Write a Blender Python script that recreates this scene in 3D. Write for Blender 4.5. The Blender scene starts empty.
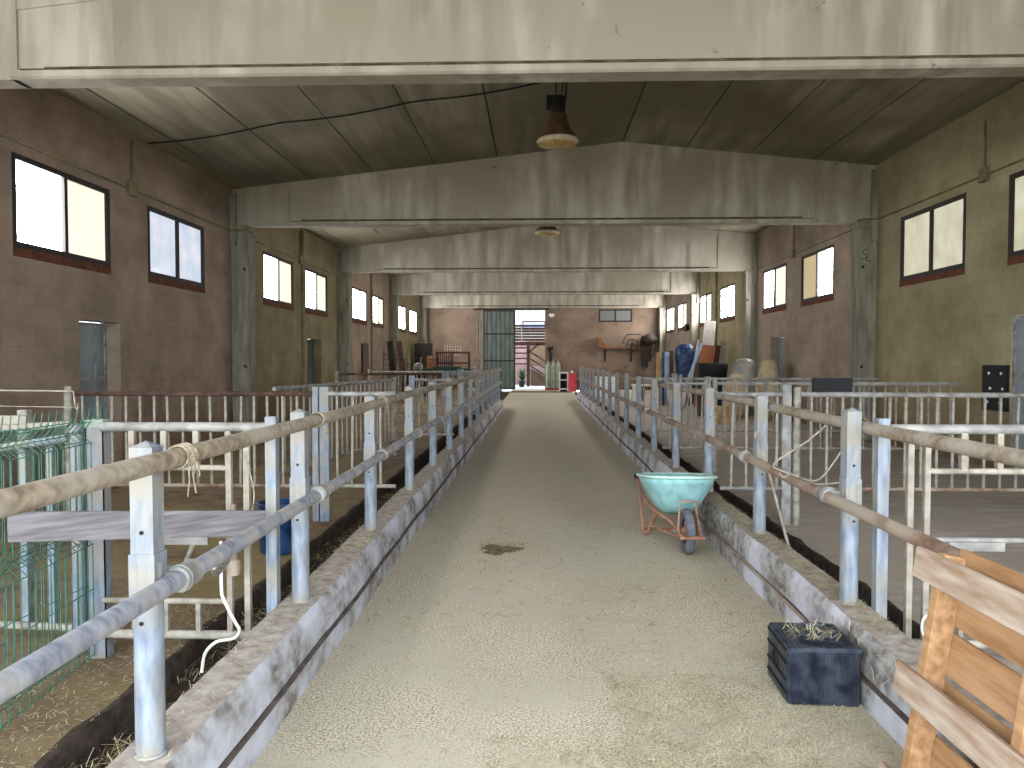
import bpy, bmesh, math, random
from mathutils import Vector, Matrix
random.seed(7)
sc = bpy.context.scene
C = sc.collection
PI = math.pi

# ------------------------------------------------------------------ camera, world, exposure
cam = bpy.data.cameras.new('camera'); co = bpy.data.objects.new('camera', cam); C.objects.link(co)
cam.sensor_width = 36; cam.lens = 769/1024*36; cam.clip_start = .05; cam.clip_end = 300
yaw = math.atan(26/769); pitch = math.atan((384-359.5)/769*math.cos(yaw))
co.location = (0, 0, 1.6); co.rotation_euler = (PI/2-pitch, 0, yaw)
sc.camera = co
sc.view_settings.view_transform = 'Standard'; sc.view_settings.look = 'None'
sc.view_settings.gamma = 1; sc.view_settings.use_curve_mapping = False
sc.view_settings.exposure = 1.0
w = bpy.data.worlds.new('World'); sc.world = w; w.use_nodes = True
bg = w.node_tree.nodes['Background']; bg.inputs[0].default_value = (.82, .92, 1, 1); bg.inputs[1].default_value = 5.8
WIN = 18.0          # brightness of the daylit frosted panes

# ------------------------------------------------------------------ materials
def lin(c):
    return tuple(((v/255)/12.92 if v/255 <= .04045 else ((v/255+.055)/1.055)**2.4) for v in c)+(1,)
def newmat(name):
    m = bpy.data.materials.new(name); m.use_nodes = True
    return m, m.node_tree.nodes, m.node_tree.links, m.node_tree.nodes['Principled BSDF']
def nmat(name, c1, c2=None, scale=4, rough=.8, metal=0, bump=.0, stretch=(1, 1, 1), detail=6, c3=None, s3=.5, lo=.35, hi=.65, bscale=None, speck=0):
    m, N, L, B = newmat(name)
    B.inputs['Roughness'].default_value = rough; B.inputs['Metallic'].default_value = metal
    B.inputs['Specular IOR Level'].default_value = .3
    if c2 is None: c2 = tuple(max(0, v*.8) for v in c1)
    tc = N.new('ShaderNodeTexCoord'); mp = N.new('ShaderNodeMapping'); mp.inputs['Scale'].default_value = stretch
    L.new(tc.outputs['Object'], mp.inputs['Vector'])
    n = N.new('ShaderNodeTexNoise'); n.inputs['Scale'].default_value = scale; n.inputs['Detail'].default_value = detail
    L.new(mp.outputs[0], n.inputs['Vector'])
    r = N.new('ShaderNodeValToRGB'); r.color_ramp.elements[0].position = lo; r.color_ramp.elements[1].position = hi
    r.color_ramp.elements[0].color = lin(c2); r.color_ramp.elements[1].color = lin(c1)
    L.new(n.outputs['Fac'], r.inputs[0]); out = r.outputs[0]
    if c3:
        n2 = N.new('ShaderNodeTexNoise'); n2.inputs['Scale'].default_value = s3; n2.inputs['Detail'].default_value = 4
        L.new(tc.outputs['Object'], n2.inputs['Vector'])
        r2 = N.new('ShaderNodeValToRGB'); r2.color_ramp.elements[0].position = .42; r2.color_ramp.elements[1].position = .62
        L.new(n2.outputs['Fac'], r2.inputs[0])
        mx = N.new('ShaderNodeMixRGB'); L.new(r2.outputs[0], mx.inputs[0]); L.new(out, mx.inputs[1]); mx.inputs[2].default_value = lin(c3)
        out = mx.outputs[0]
    L.new(out, B.inputs['Base Color'])
    if speck:
        n4 = N.new('ShaderNodeTexNoise'); n4.inputs['Scale'].default_value = speck; n4.inputs['Detail'].default_value = 8; n4.inputs['Roughness'].default_value = .75
        L.new(tc.outputs['Object'], n4.inputs['Vector'])
        r4 = N.new('ShaderNodeValToRGB'); r4.color_ramp.elements[0].position = .64; r4.color_ramp.elements[1].position = .72
        L.new(n4.outputs['Fac'], r4.inputs[0]); m4 = N.new('ShaderNodeMixRGB'); L.new(r4.outputs[0], m4.inputs[0])
        for l_ in list(B.inputs['Base Color'].links): L.remove(l_)
        L.new(out, m4.inputs[1]); m4.inputs[2].default_value = lin(tuple(v*.5 for v in c2)); L.new(m4.outputs[0], B.inputs['Base Color'])
    if bump:
        bp = N.new('ShaderNodeBump'); bp.inputs['Strength'].default_value = bump; bp.inputs['Distance'].default_value = .01
        if bscale:
            n3 = N.new('ShaderNodeTexNoise'); n3.inputs['Scale'].default_value = bscale; n3.inputs['Detail'].default_value = 5
            L.new(mp.outputs[0], n3.inputs['Vector']); L.new(n3.outputs['Fac'], bp.inputs['Height'])
        else: L.new(n.outputs['Fac'], bp.inputs['Height'])
        L.new(bp.outputs[0], B.inputs['Normal'])
    return m
def emat(name, col, strength, mott=None):
    m, N, L, B = newmat(name)
    B.inputs['Base Color'].default_value = (.12, .12, .115, 1); B.inputs['Roughness'].default_value = .5
    B.inputs['Emission Strength'].default_value = strength
    if mott:
        tc = N.new('ShaderNodeTexCoord'); n = N.new('ShaderNodeTexNoise'); n.inputs['Scale'].default_value = 3
        n.inputs['Detail'].default_value = 5; L.new(tc.outputs['Object'], n.inputs['Vector'])
        r = N.new('ShaderNodeValToRGB'); r.color_ramp.elements[0].position = .35; r.color_ramp.elements[1].position = .7
        r.color_ramp.elements[0].color = lin(mott); r.color_ramp.elements[1].color = lin(col)
        L.new(n.outputs['Fac'], r.inputs[0]); L.new(r.outputs[0], B.inputs['Emission Color'])
    else: B.inputs['Emission Color'].default_value = lin(col)
    return m

def wallmat(name, axis, pA, pB, phase):
    """concrete blocks; each bay was laid with its own batch of blocks, pinkish or olive"""
    m, N, L, B = newmat(name); B.inputs['Roughness'].default_value = .95; B.inputs['Specular IOR Level'].default_value = .1
    tc = N.new('ShaderNodeTexCoord'); sp = N.new('ShaderNodeSeparateXYZ'); L.new(tc.outputs['Object'], sp.inputs[0])
    cb = N.new('ShaderNodeCombineXYZ'); L.new(sp.outputs['Y' if axis == 'Y' else 'X'], cb.inputs[0]); L.new(sp.outputs['Z'], cb.inputs[1])
    br = N.new('ShaderNodeTexBrick'); L.new(cb.outputs[0], br.inputs['Vector'])
    br.inputs['Scale'].default_value = 1; br.inputs['Brick Width'].default_value = .62; br.inputs['Row Height'].default_value = .25
    br.inputs['Mortar Size'].default_value = .006; br.inputs['Mortar Smooth'].default_value = .4
    br.inputs['Color1'].default_value = (1, 1, 1, 1); br.inputs['Color2'].default_value = (.9, .9, .9, 1); br.inputs['Mortar'].default_value = (.84, .82, .78, 1)
    # bay selector
    a = N.new('ShaderNodeMath'); a.operation = 'ADD'; a.inputs[1].default_value = phase; L.new(sp.outputs['Y'], a.inputs[0])
    d = N.new('ShaderNodeMath'); d.operation = 'DIVIDE'; d.inputs[1].default_value = 16.6; L.new(a.outputs[0], d.inputs[0])
    fr = N.new('ShaderNodeMath'); fr.operation = 'FRACT'; L.new(d.outputs[0], fr.inputs[0])
    gt = N.new('ShaderNodeMath'); gt.operation = 'GREATER_THAN'; gt.inputs[1].default_value = .5; L.new(fr.outputs[0], gt.inputs[0])
    mA = N.new('ShaderNodeMixRGB'); L.new(gt.outputs[0], mA.inputs[0]); mA.inputs[1].default_value = lin(pA); mA.inputs[2].default_value = lin(pB)
    if axis == 'X': mA.inputs[0].default_value = 0
    n = N.new('ShaderNodeTexNoise'); n.inputs['Scale'].default_value = .8; n.inputs['Detail'].default_value = 12; n.inputs['Roughness'].default_value = .7; L.new(tc.outputs['Object'], n.inputs['Vector'])
    r = N.new('ShaderNodeValToRGB'); r.color_ramp.elements[0].position = .3; r.color_ramp.elements[1].position = .75
    r.color_ramp.elements[0].color = (.58, .55, .5, 1); r.color_ramp.elements[1].color = (1.25, 1.22, 1.18, 1); L.new(n.outputs['Fac'], r.inputs[0])
    # lower courses darker and pinker, with a noisy upper edge
    nz = N.new('ShaderNodeMath'); nz.operation = 'MULTIPLY_ADD'; L.new(n.outputs['Fac'], nz.inputs[0]); nz.inputs[1].default_value = 2.2; L.new(sp.outputs['Z'], nz.inputs[2])
    r3 = N.new('ShaderNodeValToRGB'); r3.color_ramp.elements[0].position = .18; r3.color_ramp.elements[1].position = .42
    r3.color_ramp.elements[0].color = (.72, .58, .55, 1); r3.color_ramp.elements[1].color = (1, 1, 1, 1)
    dv = N.new('ShaderNodeMath'); dv.operation = 'DIVIDE'; dv.inputs[1].default_value = 6; L.new(nz.outputs[0], dv.inputs[0]); L.new(dv.outputs[0], r3.inputs[0])
    o = mA.outputs[0]
    for s in (br.outputs['Color'], r.outputs[0], r3.outputs[0]):
        k = N.new('ShaderNodeMixRGB'); k.blend_type = 'MULTIPLY'; k.inputs[0].default_value = 1; L.new(o, k.inputs[1]); L.new(s, k.inputs[2]); o = k.outputs[0]
    L.new(o, B.inputs['Base Color'])
    bp = N.new('ShaderNodeBump'); bp.inputs['Strength'].default_value = .35; bp.inputs['Distance'].default_value = .01
    L.new(br.outputs['Fac'], bp.inputs['Height']); bp.invert = True; L.new(bp.outputs[0], B.inputs['Normal'])
    return m

M = {}
M['wallL'] = wallmat('blocks_left', 'Y', (156, 139, 127), (138, 129, 104), 16.6-7.35)
M['wallR'] = wallmat('blocks_right', 'Y', (160, 151, 122), (156, 142, 130), 16.6-7.35)
M['wallB'] = wallmat('blocks_back', 'X', (134, 117, 104), (150, 125, 105), 0)
M['concrete'] = nmat('beam_concrete', (180, 173, 160), (136, 129, 115), 1.2, .9, bump=.15, stretch=(3, 3, .5), detail=9, c3=(146, 138, 123), s3=.7, bscale=20, speck=5)
M['column'] = nmat('column_concrete', (138, 133, 118), (108, 103, 88), 2.5, .9, bump=.15, stretch=(3, 3, .6), detail=9)
M['ceil'] = nmat('ceiling_concrete', (156, 149, 129), (116, 109, 93), 1.0, .95, bump=.1, stretch=(3.5, .35, 1), detail=10, c3=(116, 109, 91), s3=.35, speck=3)
M['shadow_grime'] = nmat('shadow_line_grime', (96, 84, 64), (60, 50, 38), 5, 1, stretch=(1, 1, 1))  # beam flange line: painted shadow gap with some dirt in it
M['joint'] = nmat('joint_dark', (40, 38, 34), rough=1)
M['galv'] = nmat('galvanised_steel', (136, 144, 156), (94, 103, 118), 9, .55, .1, .08, (3, 3, .7), 10, c3=(136, 130, 120), s3=4)
M['galv2'] = nmat('dusty_galvanised', (154, 151, 146), (112, 109, 105), 9, .6, .1, .08, detail=8)
M['raildust'] = nmat('rail_dusty_tan', (152, 138, 118), (108, 94, 80), 26, .8, .1, .25, detail=8, c3=(152, 143, 132), s3=4)
M['railblue'] = nmat('rail_grey_blue', (148, 148, 156), (104, 106, 120), 16, .6, .15, .2, (1, 2, 1), detail=8, c3=(158, 152, 146), s3=6)
M['railrust'] = nmat('rail_rust_brown', (142, 116, 98), (104, 82, 70), 14, .75, .1, .2, detail=8, c3=(150, 136, 122), s3=3)
M['barbeige'] = nmat('bar_beige', (156, 147, 134), (122, 112, 100), 12, .8, 0, .1, detail=6)
M['bargrey'] = nmat('bar_grey', (156, 150, 138), (112, 104, 94), 12, .8, 0, .1, detail=6)
M['barrust'] = nmat('bar_dark_rust', (84, 62, 52), (54, 40, 34), 12, .85, 0, .2, detail=6)
M['floor'] = nmat('alley_concrete', (202, 192, 172), (142, 130, 110), 90, .95, bump=.5, detail=8, c3=(178, 168, 150), s3=1.3, lo=.40, hi=.58)
M['kerb'] = nmat('kerb_concrete', (158, 154, 152), (96, 90, 86), 13, .9, bump=.5, detail=12, stretch=(1, 1, 1.5), c3=(184, 184, 194), s3=2.4, speck=9)
M['groove'] = nmat('groove_dark', (104, 92, 86), (70, 60, 56), 8, 1)  # darker brown for the groove faces of the kerb
M['kerbtop'] = nmat('kerb_top', (168, 157, 150), (130, 119, 112), 16, .95, bump=.4, detail=10)
M['penL'] = nmat('pen_floor_left', (124, 104, 84), (92, 76, 60), 5, .95, bump=.4, detail=10, c3=(124, 108, 70), s3=1.1)
M['penR'] = nmat('pen_floor_right', (176, 164, 154), (148, 136, 126), 4, .95, bump=.25, detail=10, stretch=(.5, 2, 1), c3=(158, 146, 134), s3=.8)
M['dirt'] = nmat('trench_dirt', (62, 48, 38), (38, 28, 22), 9, 1, bump=.6, detail=10)
M['dirt2'] = nmat('caked_dirt', (72, 60, 52), (44, 35, 30), 12, 1, bump=.5, detail=8)
M['dark'] = nmat('window_frame', (30, 22, 21), (26, 18, 17), rough=.6)
M['brick'] = nmat('brick_sill', (112, 64, 44), (74, 46, 34), 14, .95, bump=.2)
M['doorblue'] = nmat('door_blue_grey', (134, 142, 148), (108, 116, 122), 2, .6, detail=6)
M['doorgreen'] = nmat('door_green_grey', (70, 84, 74), (48, 58, 50), 3, .7)
M['doordark'] = nmat('door_dark', (46, 34, 34), (32, 24, 24), 3, .8)
M['slide'] = nmat('sliding_door_sheet', (104, 114, 108), (80, 90, 84), 3, .6, .2, stretch=(2, 1, .3))
M['black'] = nmat('black_plastic', (36, 42, 56), (18, 22, 34), 12, .4, c3=(60, 64, 74), s3=14)
M['blackm'] = nmat('black_matt', (24, 24, 26), (16, 16, 18), 8, .7)
M['tire'] = nmat('tyre_rubber', (104, 104, 110), (78, 78, 84), 12, .85)
M['mint'] = nmat('mint_painted_tub', (152, 196, 196), (128, 172, 172), 5, .5, 0, .05, detail=8, stretch=(3, 3, .7))
M['mintrim'] = nmat('mint_rim', (184, 212, 204), (160, 196, 188), 8, .6)
M['rust'] = nmat('rusty_tube', (164, 122, 100), (124, 84, 66), 14, .85, 0, .2)
M['wood'] = nmat('pallet_wood', (172, 134, 98), (140, 102, 68), 5, .8, 0, .15, (6, .6, 6), 8)
M['woodw'] = nmat('pallet_wood_weathered', (172, 156, 142), (140, 114, 94), 5, .85, 0, .2, (6, .8, 6), 8)
M['boardgrey'] = nmat('weathered_board', (128, 122, 124), (92, 86, 88), 4, .9, 0, .25, (.9, .9, 12), 9)
M['green'] = nmat('green_wire', (58, 108, 92), (40, 80, 68), 30, .5)
M['white'] = nmat('white_plastic', (220, 220, 214), (196, 194, 186), 6, .6)
M['twine'] = nmat('twine', (160, 148, 128), (120, 106, 86), 40, .95)
M['straw1'] = nmat('straw_pale', (206, 198, 168), (180, 168, 134), 4, .8)
M['straw2'] = nmat('straw_tan', (168, 154, 124), (140, 124, 96), 4, .8)
M['straw3'] = nmat('straw_dull', (120, 102, 74), (86, 70, 50), 4, .9)
M['dung'] = nmat('manure', (118, 110, 82), (84, 78, 56), 30, .95, bump=.5)
M['cable'] = nmat('cable_black', (20, 18, 16))
M['cond'] = nmat('conduit_olive', (122, 116, 84), (96, 90, 62), 5, .7)
M['lampglass'] = nmat('lamp_dirty_glass', (196, 168, 108), (150, 116, 66), 8, .4)
M['lampbody'] = nmat('lamp_rusty_body', (92, 66, 48), (58, 42, 32), 9, .7)
M['lamprim'] = nmat('lamp_rim', (206, 202, 180), (160, 150, 124), 10, .5)
M['redbrown'] = nmat('red_brown_frame', (84, 52, 44), (62, 40, 36), 6, .8)
M['orange'] = nmat('orange_rust', (136, 94, 62), (100, 64, 42), 6, .8)
M['orangeboard'] = nmat('orange_board', (184, 116, 84), (158, 96, 70), 3, .8)
M['darkbrown'] = nmat('dark_brown', (52, 40, 34), (34, 26, 22), 5, .8)
M['blue'] = nmat('blue_tarp', (24, 48, 84), (14, 28, 54), 9, .4, bump=.6, c3=(44, 74, 112), s3=7)
M['paleblue'] = nmat('pale_blue_board', (168, 184, 204), (140, 156, 178), 4, .6)
M['palewhite'] = nmat('pale_board', (206, 196, 190), (186, 174, 168), 4, .8)
M['yellowwood'] = nmat('yellow_wood', (196, 160, 104), (160, 124, 74), 5, .8)
M['brownboard'] = nmat('brown_board', (104, 84, 58), (80, 62, 42), 5, .8)
M['wrap'] = nmat('plastic_wrap', (178, 172, 158), (134, 128, 116), 8, .35, bump=.8, c3=(120, 122, 120), s3=4)
M['sack'] = nmat('beige_sack', (184, 164, 134), (156, 136, 106), 6, .9, bump=.4)
M['red'] = nmat('red_plastic', (212, 60, 74), (180, 40, 54), 4, .4)
M['redbase'] = nmat('dull_red', (150, 60, 58), (120, 44, 42), 4, .8)
M['palegreen'] = nmat('pale_green_cylinder', (150, 160, 144), (122, 132, 116), 4, .6)
M['darkgreen'] = nmat('dark_green_net', (30, 64, 54), (20, 44, 38), 6, .8)
M['outwall'] = nmat('white_render', (170, 164, 158), (156, 150, 144), 2, .9)
M['outpink'] = nmat('pinkish_render', (140, 116, 112), (120, 98, 94), 2, .9)
M['outbrown'] = nmat('brown_render', (104, 88, 68), (86, 72, 54), 2, .9)
M['outslat'] = nmat('dark_red_wood', (70, 42, 36), (48, 30, 26), 5, .7)
M['outground'] = nmat('pale_paving', (214, 212, 220), (190, 188, 196), 3, .9)
M['leaf'] = nmat('plant_leaves', (70, 92, 54), (40, 56, 32), 9, .8)
M['paneW'] = emat('frosted_pane_bright', (255, 255, 255), WIN)
M['paneB'] = emat('frosted_pane_bluish', (236, 240, 246), .46, (196, 208, 232))
M['paneY'] = emat('frosted_pane_yellowish', (254, 252, 226), .52)
M['paneT'] = emat('frosted_pane_tan', (232, 206, 150), .3)
M['paneD'] = emat('dirty_pane', (236, 232, 206), .4, (206, 198, 164))
M['paneG'] = emat('green_grey_pane', (120, 132, 116), .09)
M['glassOut'] = nmat('outside_window_glass', (150, 160, 184), (130, 140, 166), 2, .2)

# ------------------------------------------------------------------ geometry helpers
class MB:
    def __init__(s): s.v = []; s.f = []; s.m = []; s.sm = []; s.cur = 0
    def add(s, vs, fs, smooth=False):
        b = len(s.v); s.v += [tuple(v) for v in vs]
        for f in fs: s.f.append(tuple(i+b for i in f)); s.m.append(s.cur); s.sm.append(smooth)
    def box(s, x0, x1, y0, y1, z0, z1):
        v = [(x0,y0,z0),(x1,y0,z0),(x1,y1,z0),(x0,y1,z0),(x0,y0,z1),(x1,y0,z1),(x1,y1,z1),(x0,y1,z1)]
        s.add(v, [(0,3,2,1),(4,5,6,7),(0,1,5,4),(1,2,6,5),(2,3,7,6),(3,0,4,7)]); return s
    def obox(s, c, ax, ay, az):
        """oriented box: centre, three half-axis vectors"""
        c, ax, ay, az = map(Vector, (c, ax, ay, az))
        v = [c+i*ax+j*ay+k*az for k in (-1, 1) for (i, j) in ((-1,-1),(1,-1),(1,1),(-1,1))]
        s.add(v, [(0,3,2,1),(4,5,6,7),(0,1,5,4),(1,2,6,5),(2,3,7,6),(3,0,4,7)]); return s
    def prism(s, pts, axis, a, b):
        """polygon pts (2-D) pushed along axis from a to b"""
        def P(p, t): return {'X': (t, p[0], p[1]), 'Y': (p[0], t, p[1]), 'Z': (p[0], p[1], t)}[axis]
        n = len(pts); v = [P(p, a) for p in pts]+[P(p, b) for p in pts]
        s.add(v, [tuple(range(n))[::-1], tuple(range(n, 2*n))]+[(i, (i+1) % n, n+(i+1) % n, n+i) for i in range(n)]); return s
    def tube(s, path, r, n=10, cap=True):
        path = [Vector(p) for p in path]; N = len(path); rs = r if isinstance(r, (list, tuple)) else [r]*N
        t0 = (path[1]-path[0]).normalized(); up = Vector((0, 0, 1)) if abs(t0.z) < .9 else Vector((1, 0, 0))
        u = t0.cross(up).normalized(); vs = []
        for i, p in enumerate(path):
            t = ((path[min(i+1, N-1)]-path[max(i-1, 0)])).normalized()
            u = (u-t*u.dot(t)); u = u.normalized() if u.length > 1e-6 else t.orthogonal().normalized()
            w_ = t.cross(u)
            vs += [p+(u*math.cos(2*PI*k/n)+w_*math.sin(2*PI*k/n))*rs[i] for k in range(n)]
        fs = [(i*n+k, i*n+(k+1) % n, (i+1)*n+(k+1) % n, (i+1)*n+k) for i in range(N-1) for k in range(n)]
        s.add(vs, fs, True)
        if cap: s.add(vs[:n], [tuple(range(n))[::-1]]); s.add(vs[-n:], [tuple(range(n))])
        return s
    def lathe(s, prof, c=(0, 0, 0), n=24, ax='Z', caps=True):
        """prof list of (r, t) about an axis through c"""
        def P(r, t, a):
            x, y = r*math.cos(a), r*math.sin(a)
            o = {'Z': (x, y, t), 'X': (t, x, y), 'Y': (y, t, x)}[ax]
            return (c[0]+o[0], c[1]+o[1], c[2]+o[2])
        vs = [P(r, t, 2*PI*k/n) for (r, t) in prof for k in range(n)]
        s.add(vs, [(i*n+k, i*n+(k+1) % n, (i+1)*n+(k+1) % n, (i+1)*n+k) for i in range(len(prof)-1) for k in range(n)], True)
        if caps:
            s.add(vs[:n], [tuple(range(n))[::-1]]); s.add(vs[-n:], [tuple(range(n))])
        return s
    def build(s, name, mats, parent=None, loc=None, bevel=0, kind=None):
        me = bpy.data.meshes.new(name); me.from_pydata(s.v, [], s.f)
        if not isinstance(mats, (list, tuple)): mats = [mats]
        for m in mats: me.materials.append(m)
        for p, mi, sm in zip(me.polygons, s.m, s.sm): p.material_index = mi; p.use_smooth = sm
        me.update()
        o = bpy.data.objects.new(name, me); C.objects.link(o)
        if parent: o.parent = parent
        if loc: o.location = loc
        if bevel:
            b = o.modifiers.new('bevel', 'BEVEL'); b.width = bevel; b.segments = 2; b.limit_method = 'ANGLE'
        if kind: o['kind'] = kind
        return o
def T(o, label, cat, group=None, kind=None):
    o['label'] = label; o['category'] = cat
    if group: o['group'] = group
    if kind: o['kind'] = kind
    return o
def thing(name, label, cat, loc, rz=0, group=None):
    o = bpy.data.objects.new(name, None); o.empty_display_size = .1; C.objects.link(o)
    o.location = loc; o.rotation_euler = (0, 0, rz); return T(o, label, cat, group)
def S(o, label=None):
    o['kind'] = 'structure'
    return o
def recentre(o):
    """put a mesh thing's origin at its base centre"""
    me = o.data; xs = [v.co.x for v in me.vertices]; ys = [v.co.y for v in me.vertices]; zs = [v.co.z for v in me.vertices]
    c = Vector(((min(xs)+max(xs))/2, (min(ys)+max(ys))/2, min(zs)))
    me.transform(Matrix.Translation(-c)); o.location = o.location+c; return o
def smooth(p, k=6):
    p = [Vector(q) for q in p]; out = []
    for i in range(len(p)-1):
        a, b_, c_, d = p[max(i-1, 0)], p[i], p[i+1], p[min(i+2, len(p)-1)]
        for j in range(k):
            t = j/k; out.append(.5*((2*b_)+(c_-a)*t+(2*a-5*b_+4*c_-d)*t*t+(3*b_-a-3*c_+d)*t**3))
    return out+[p[-1]]
def kid(o, parent):
    """parent a mesh built in world coordinates to an unrotated thing"""
    o.parent = parent; o.location = o.location-parent.location; return o

# ------------------------------------------------------------------ the building
XL, XR, YB, Y0 = -6.2, 6.65, 40.75, -1.2
RX, RZ, EL, ER = 1.68, 5.93, 5.05, 5.42
def roofz(x): return EL+(RZ-EL)*(x-XL)/(RX-XL) if x < RX else RZ-(RZ-ER)*(x-RX)/(XR-RX)
BY = [7.47, 15.6, 23.9, 32.15, 40.4]

def wall(name, ax, p0, p1, a0, a1, ztop, holes, mat):
    """ax 'X': slab between x=p0 and x=p1, running along Y from a0 to a1, with rectangular holes"""
    b = MB(); es = sorted({a0, a1, *[h[0] for h in holes], *[h[1] for h in holes]})
    for i in range(len(es)-1):
        s, e = es[i], es[i+1]; z = 0
        hs = sorted([h for h in holes if h[0] <= s+1e-6 and h[1] >= e-1e-6], key=lambda h: h[2])
        for h in hs+[None]:
            zt = h[2] if h else ztop
            if zt-z > 1e-4:
                if ax == 'X': b.box(p0, p1, s, e, z, zt)
                else: b.box(s, e, p0, p1, z, zt)
            if h: z = h[3]
    return S(b.build(name, mat))
winL = [(.7, 2.75), (3.95, 6.0), (8.93, 11.0), (12.08, 14.15), (17.2, 19.35), (20.35, 22.5), (25.55, 27.7), (28.75, 30.85), (33.85, 35.9), (37.1, 39.2)]
winR = [(.8, 2.9), (4.1, 6.2), (9.05, 11.17), (12.27, 14.42), (17.6, 19.75), (20.9, 23.06), (26.3, 28.45), (29.77, 31.9), (34.7, 36.85), (38.0, 40.1)]
ZL, ZR = (2.94, 4.05), (3.04, 4.2)
doorsL = [(10.21, 11.23, 2.14, 'doorblue'), (20.5, 21.8, 2.17, 'doorgreen'), (26.75, 28.0, 2.19, 'doordark')]
doorsR = [(9.95, 11.05, 2.22, 'doorblue'), (21.07, 22.23, 2.23, 'doorblue')]
wall('wall_left', 'X', XL-.3, XL, Y0, YB+.3, EL, [(a, b, *ZL) for a, b in winL]+[(a, b, 0, z) for a, b, z, _ in doorsL], M['wallL'])
wall('wall_right', 'X', XR, XR+.3, Y0, YB+.3, ER, [(a, b, *ZR) for a, b in winR]+[(a, b, 0, z) for a, b, z, _ in doorsR], M['wallR'])
wall('wall_front', 'Y', Y0-.3, Y0, XL-.3, XR+.3, 6.0, [(-5.9, 6.35, 0, 5.0)], M['wallB'])
wall('wall_back', 'Y', YB, YB+.3, XL, XR, 5.05, [(-2.9, .37, 0, 4.22), (3.2, 4.95, 3.58, 4.24)], M['wallB'])
gb = MB(); gb.prism([(XL, 5.05), (XR, 5.05), (XR, ER), (RX, RZ), (XL, EL+.001)], 'Y', YB, YB+.3)
S(gb.build('wall_back_gable', M['wallB'])).name = 'wall_gable'

# ceiling: precast slabs 1.25 m wide running along the building, open joints
b = MB(); g = .012
xs = [RX-1.25*k for k in range(0, 7)]; xs = [XL-.05]+sorted([x for x in xs if x > XL+.1])+[RX+1.25*k for k in range(1, 4)]+[XR+.05]
for i in range(len(xs)-1):
    x0, x1 = xs[i]+g, xs[i+1]-g
    if x1-x0 < .05: continue
    for j in range(-1, 5):
        ya = BY[j]+.0 if j >= 0 else Y0-.1; yb = BY[j+1] if j < 4 else YB+.3
        if j < 4: yb = BY[j+1]
        if j == 4: yb = YB+.3
        z0, z1 = roofz(x0), roofz(x1)
        dz = random.uniform(-.006, .006)
        b.prism([(x0, z0+dz), (x1, z1+dz), (x1, z1+.16), (x0, z0+.16)], 'Y', ya, yb)
b.cur = 1
b.prism([(XL-.3, EL+.16), (RX, RZ+.17), (XR+.3, ER+.13), (XR+.3, ER+.2), (RX, RZ+.26), (XL-.3, EL+.24)], 'Y', Y0-.1, YB+.3)
S(b.build('ceiling', [M['ceil'], M['joint']]))

# floors
S(MB().box(-1.36, 1.72, Y0, YB+.3, -.25, 0).build('floor', M['floor']))
for (xa, xb, xe, m_) in ((XL-.3, -1.95, -1.95, 'penL'), (2.28, XR+.3, 2.28, 'penR')):
    b = MB().box(xa, xb, Y0, YB+.3, -.25, 0); b.cur = 1; nn = 220; sg = 1 if xe < 0 else -1; vs = []
    for j in range(nn+1):      # crumbled, dung-caked edge of the slab
        y = Y0+(YB+.3-Y0)*j/nn; vs += [(xe+sg*random.uniform(.0, .02), y, .002+random.uniform(0, .004)), (xe-sg*random.uniform(.02, .07), y, .004), (xe+sg*random.uniform(.02, .05), y, -.25)]
    b.add(vs, [(3*j+1, 3*j, 3*j+3, 3*j+4) for j in range(nn)]+[(3*j, 3*j+2, 3*j+5, 3*j+3) for j in range(nn)], True)
    S(b.build('floor', [M[m_], M['dirt2']]))
for (x0, x1) in ((-1.95, -1.36), (1.72, 2.28)):
    b = MB(); nx, ny = 6, 160; vs = []
    for j in range(ny+1):
        for i in range(nx+1):
            vs.append((x0+(x1-x0)*i/nx, Y0+(YB-Y0)*j/ny, -.13+random.uniform(-.03, .04)*(1 if 0 < i < nx else .3)))
    b.add(vs, [(j*(nx+1)+i, j*(nx+1)+i+1, (j+1)*(nx+1)+i+1, (j+1)*(nx+1)+i) for j in range(ny) for i in range(nx)], True)
    S(b.build('floor', M['dirt']))

# kerbs: upright face, shallow groove, slightly proud plinth, rounded inner top edge
def kerb(sgn, xin, xout, yend):
    b = MB(); f = sgn
    prof = [(xin-f*.022, 0), (xin-f*.022, .115), (xin+f*.012, .119), (xin+f*.012, .126), (xin-f*.002, .13), (xin+f*.006, .265), (xin+f*.032, .312), (xout-f*.01, .322), (xout, .31), (xout, -.2), (xin-f*.022, -.2)]
    ny = 150; n = len(prof); vs = []
    for j in range(ny+1):
        y = Y0+(yend-Y0)*j/ny; wob = .007*math.sin(y*1.7)+.005*math.sin(y*4.1+1)
        for k, (x, z) in enumerate(prof):
            jit = random.uniform(-.005, .005) if k in (4, 5, 6, 7, 8) else 0
            vs.append((x+(wob+jit if k < 9 else 0)*.7, y, z+(jit+wob*.3 if k in (5, 6, 7, 8) else 0)))
    for k in range(n):
        b.cur = 1 if k in (6, 7) else (2 if k in (1, 2) else 0)
        fs = [(j*n+k, j*n+(k+1) % n, (j+1)*n+(k+1) % n, (j+1)*n+k) for j in range(ny)]
        if f > 0: fs = [q[::-1] for q in fs]
        base = len(b.v)
        if k == 0: b.v += vs; off = base
        for q in fs: b.f.append(tuple(i+off for i in q)); b.m.append(b.cur); b.sm.append(False)
    b.cur = 0
    for base in (0, ny*n): b.f.append(tuple(off+base+k for k in range(n))); b.m.append(0); b.sm.append(False)
    o = b.build('trim_1' if sgn < 0 else 'trim_2', [M['kerb'], M['kerbtop'], M['groove']]); return S(o)
kerb(-1, -1.145, -1.36, 24.8)
kerb(1, 1.525, 1.72, 30.2)

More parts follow.
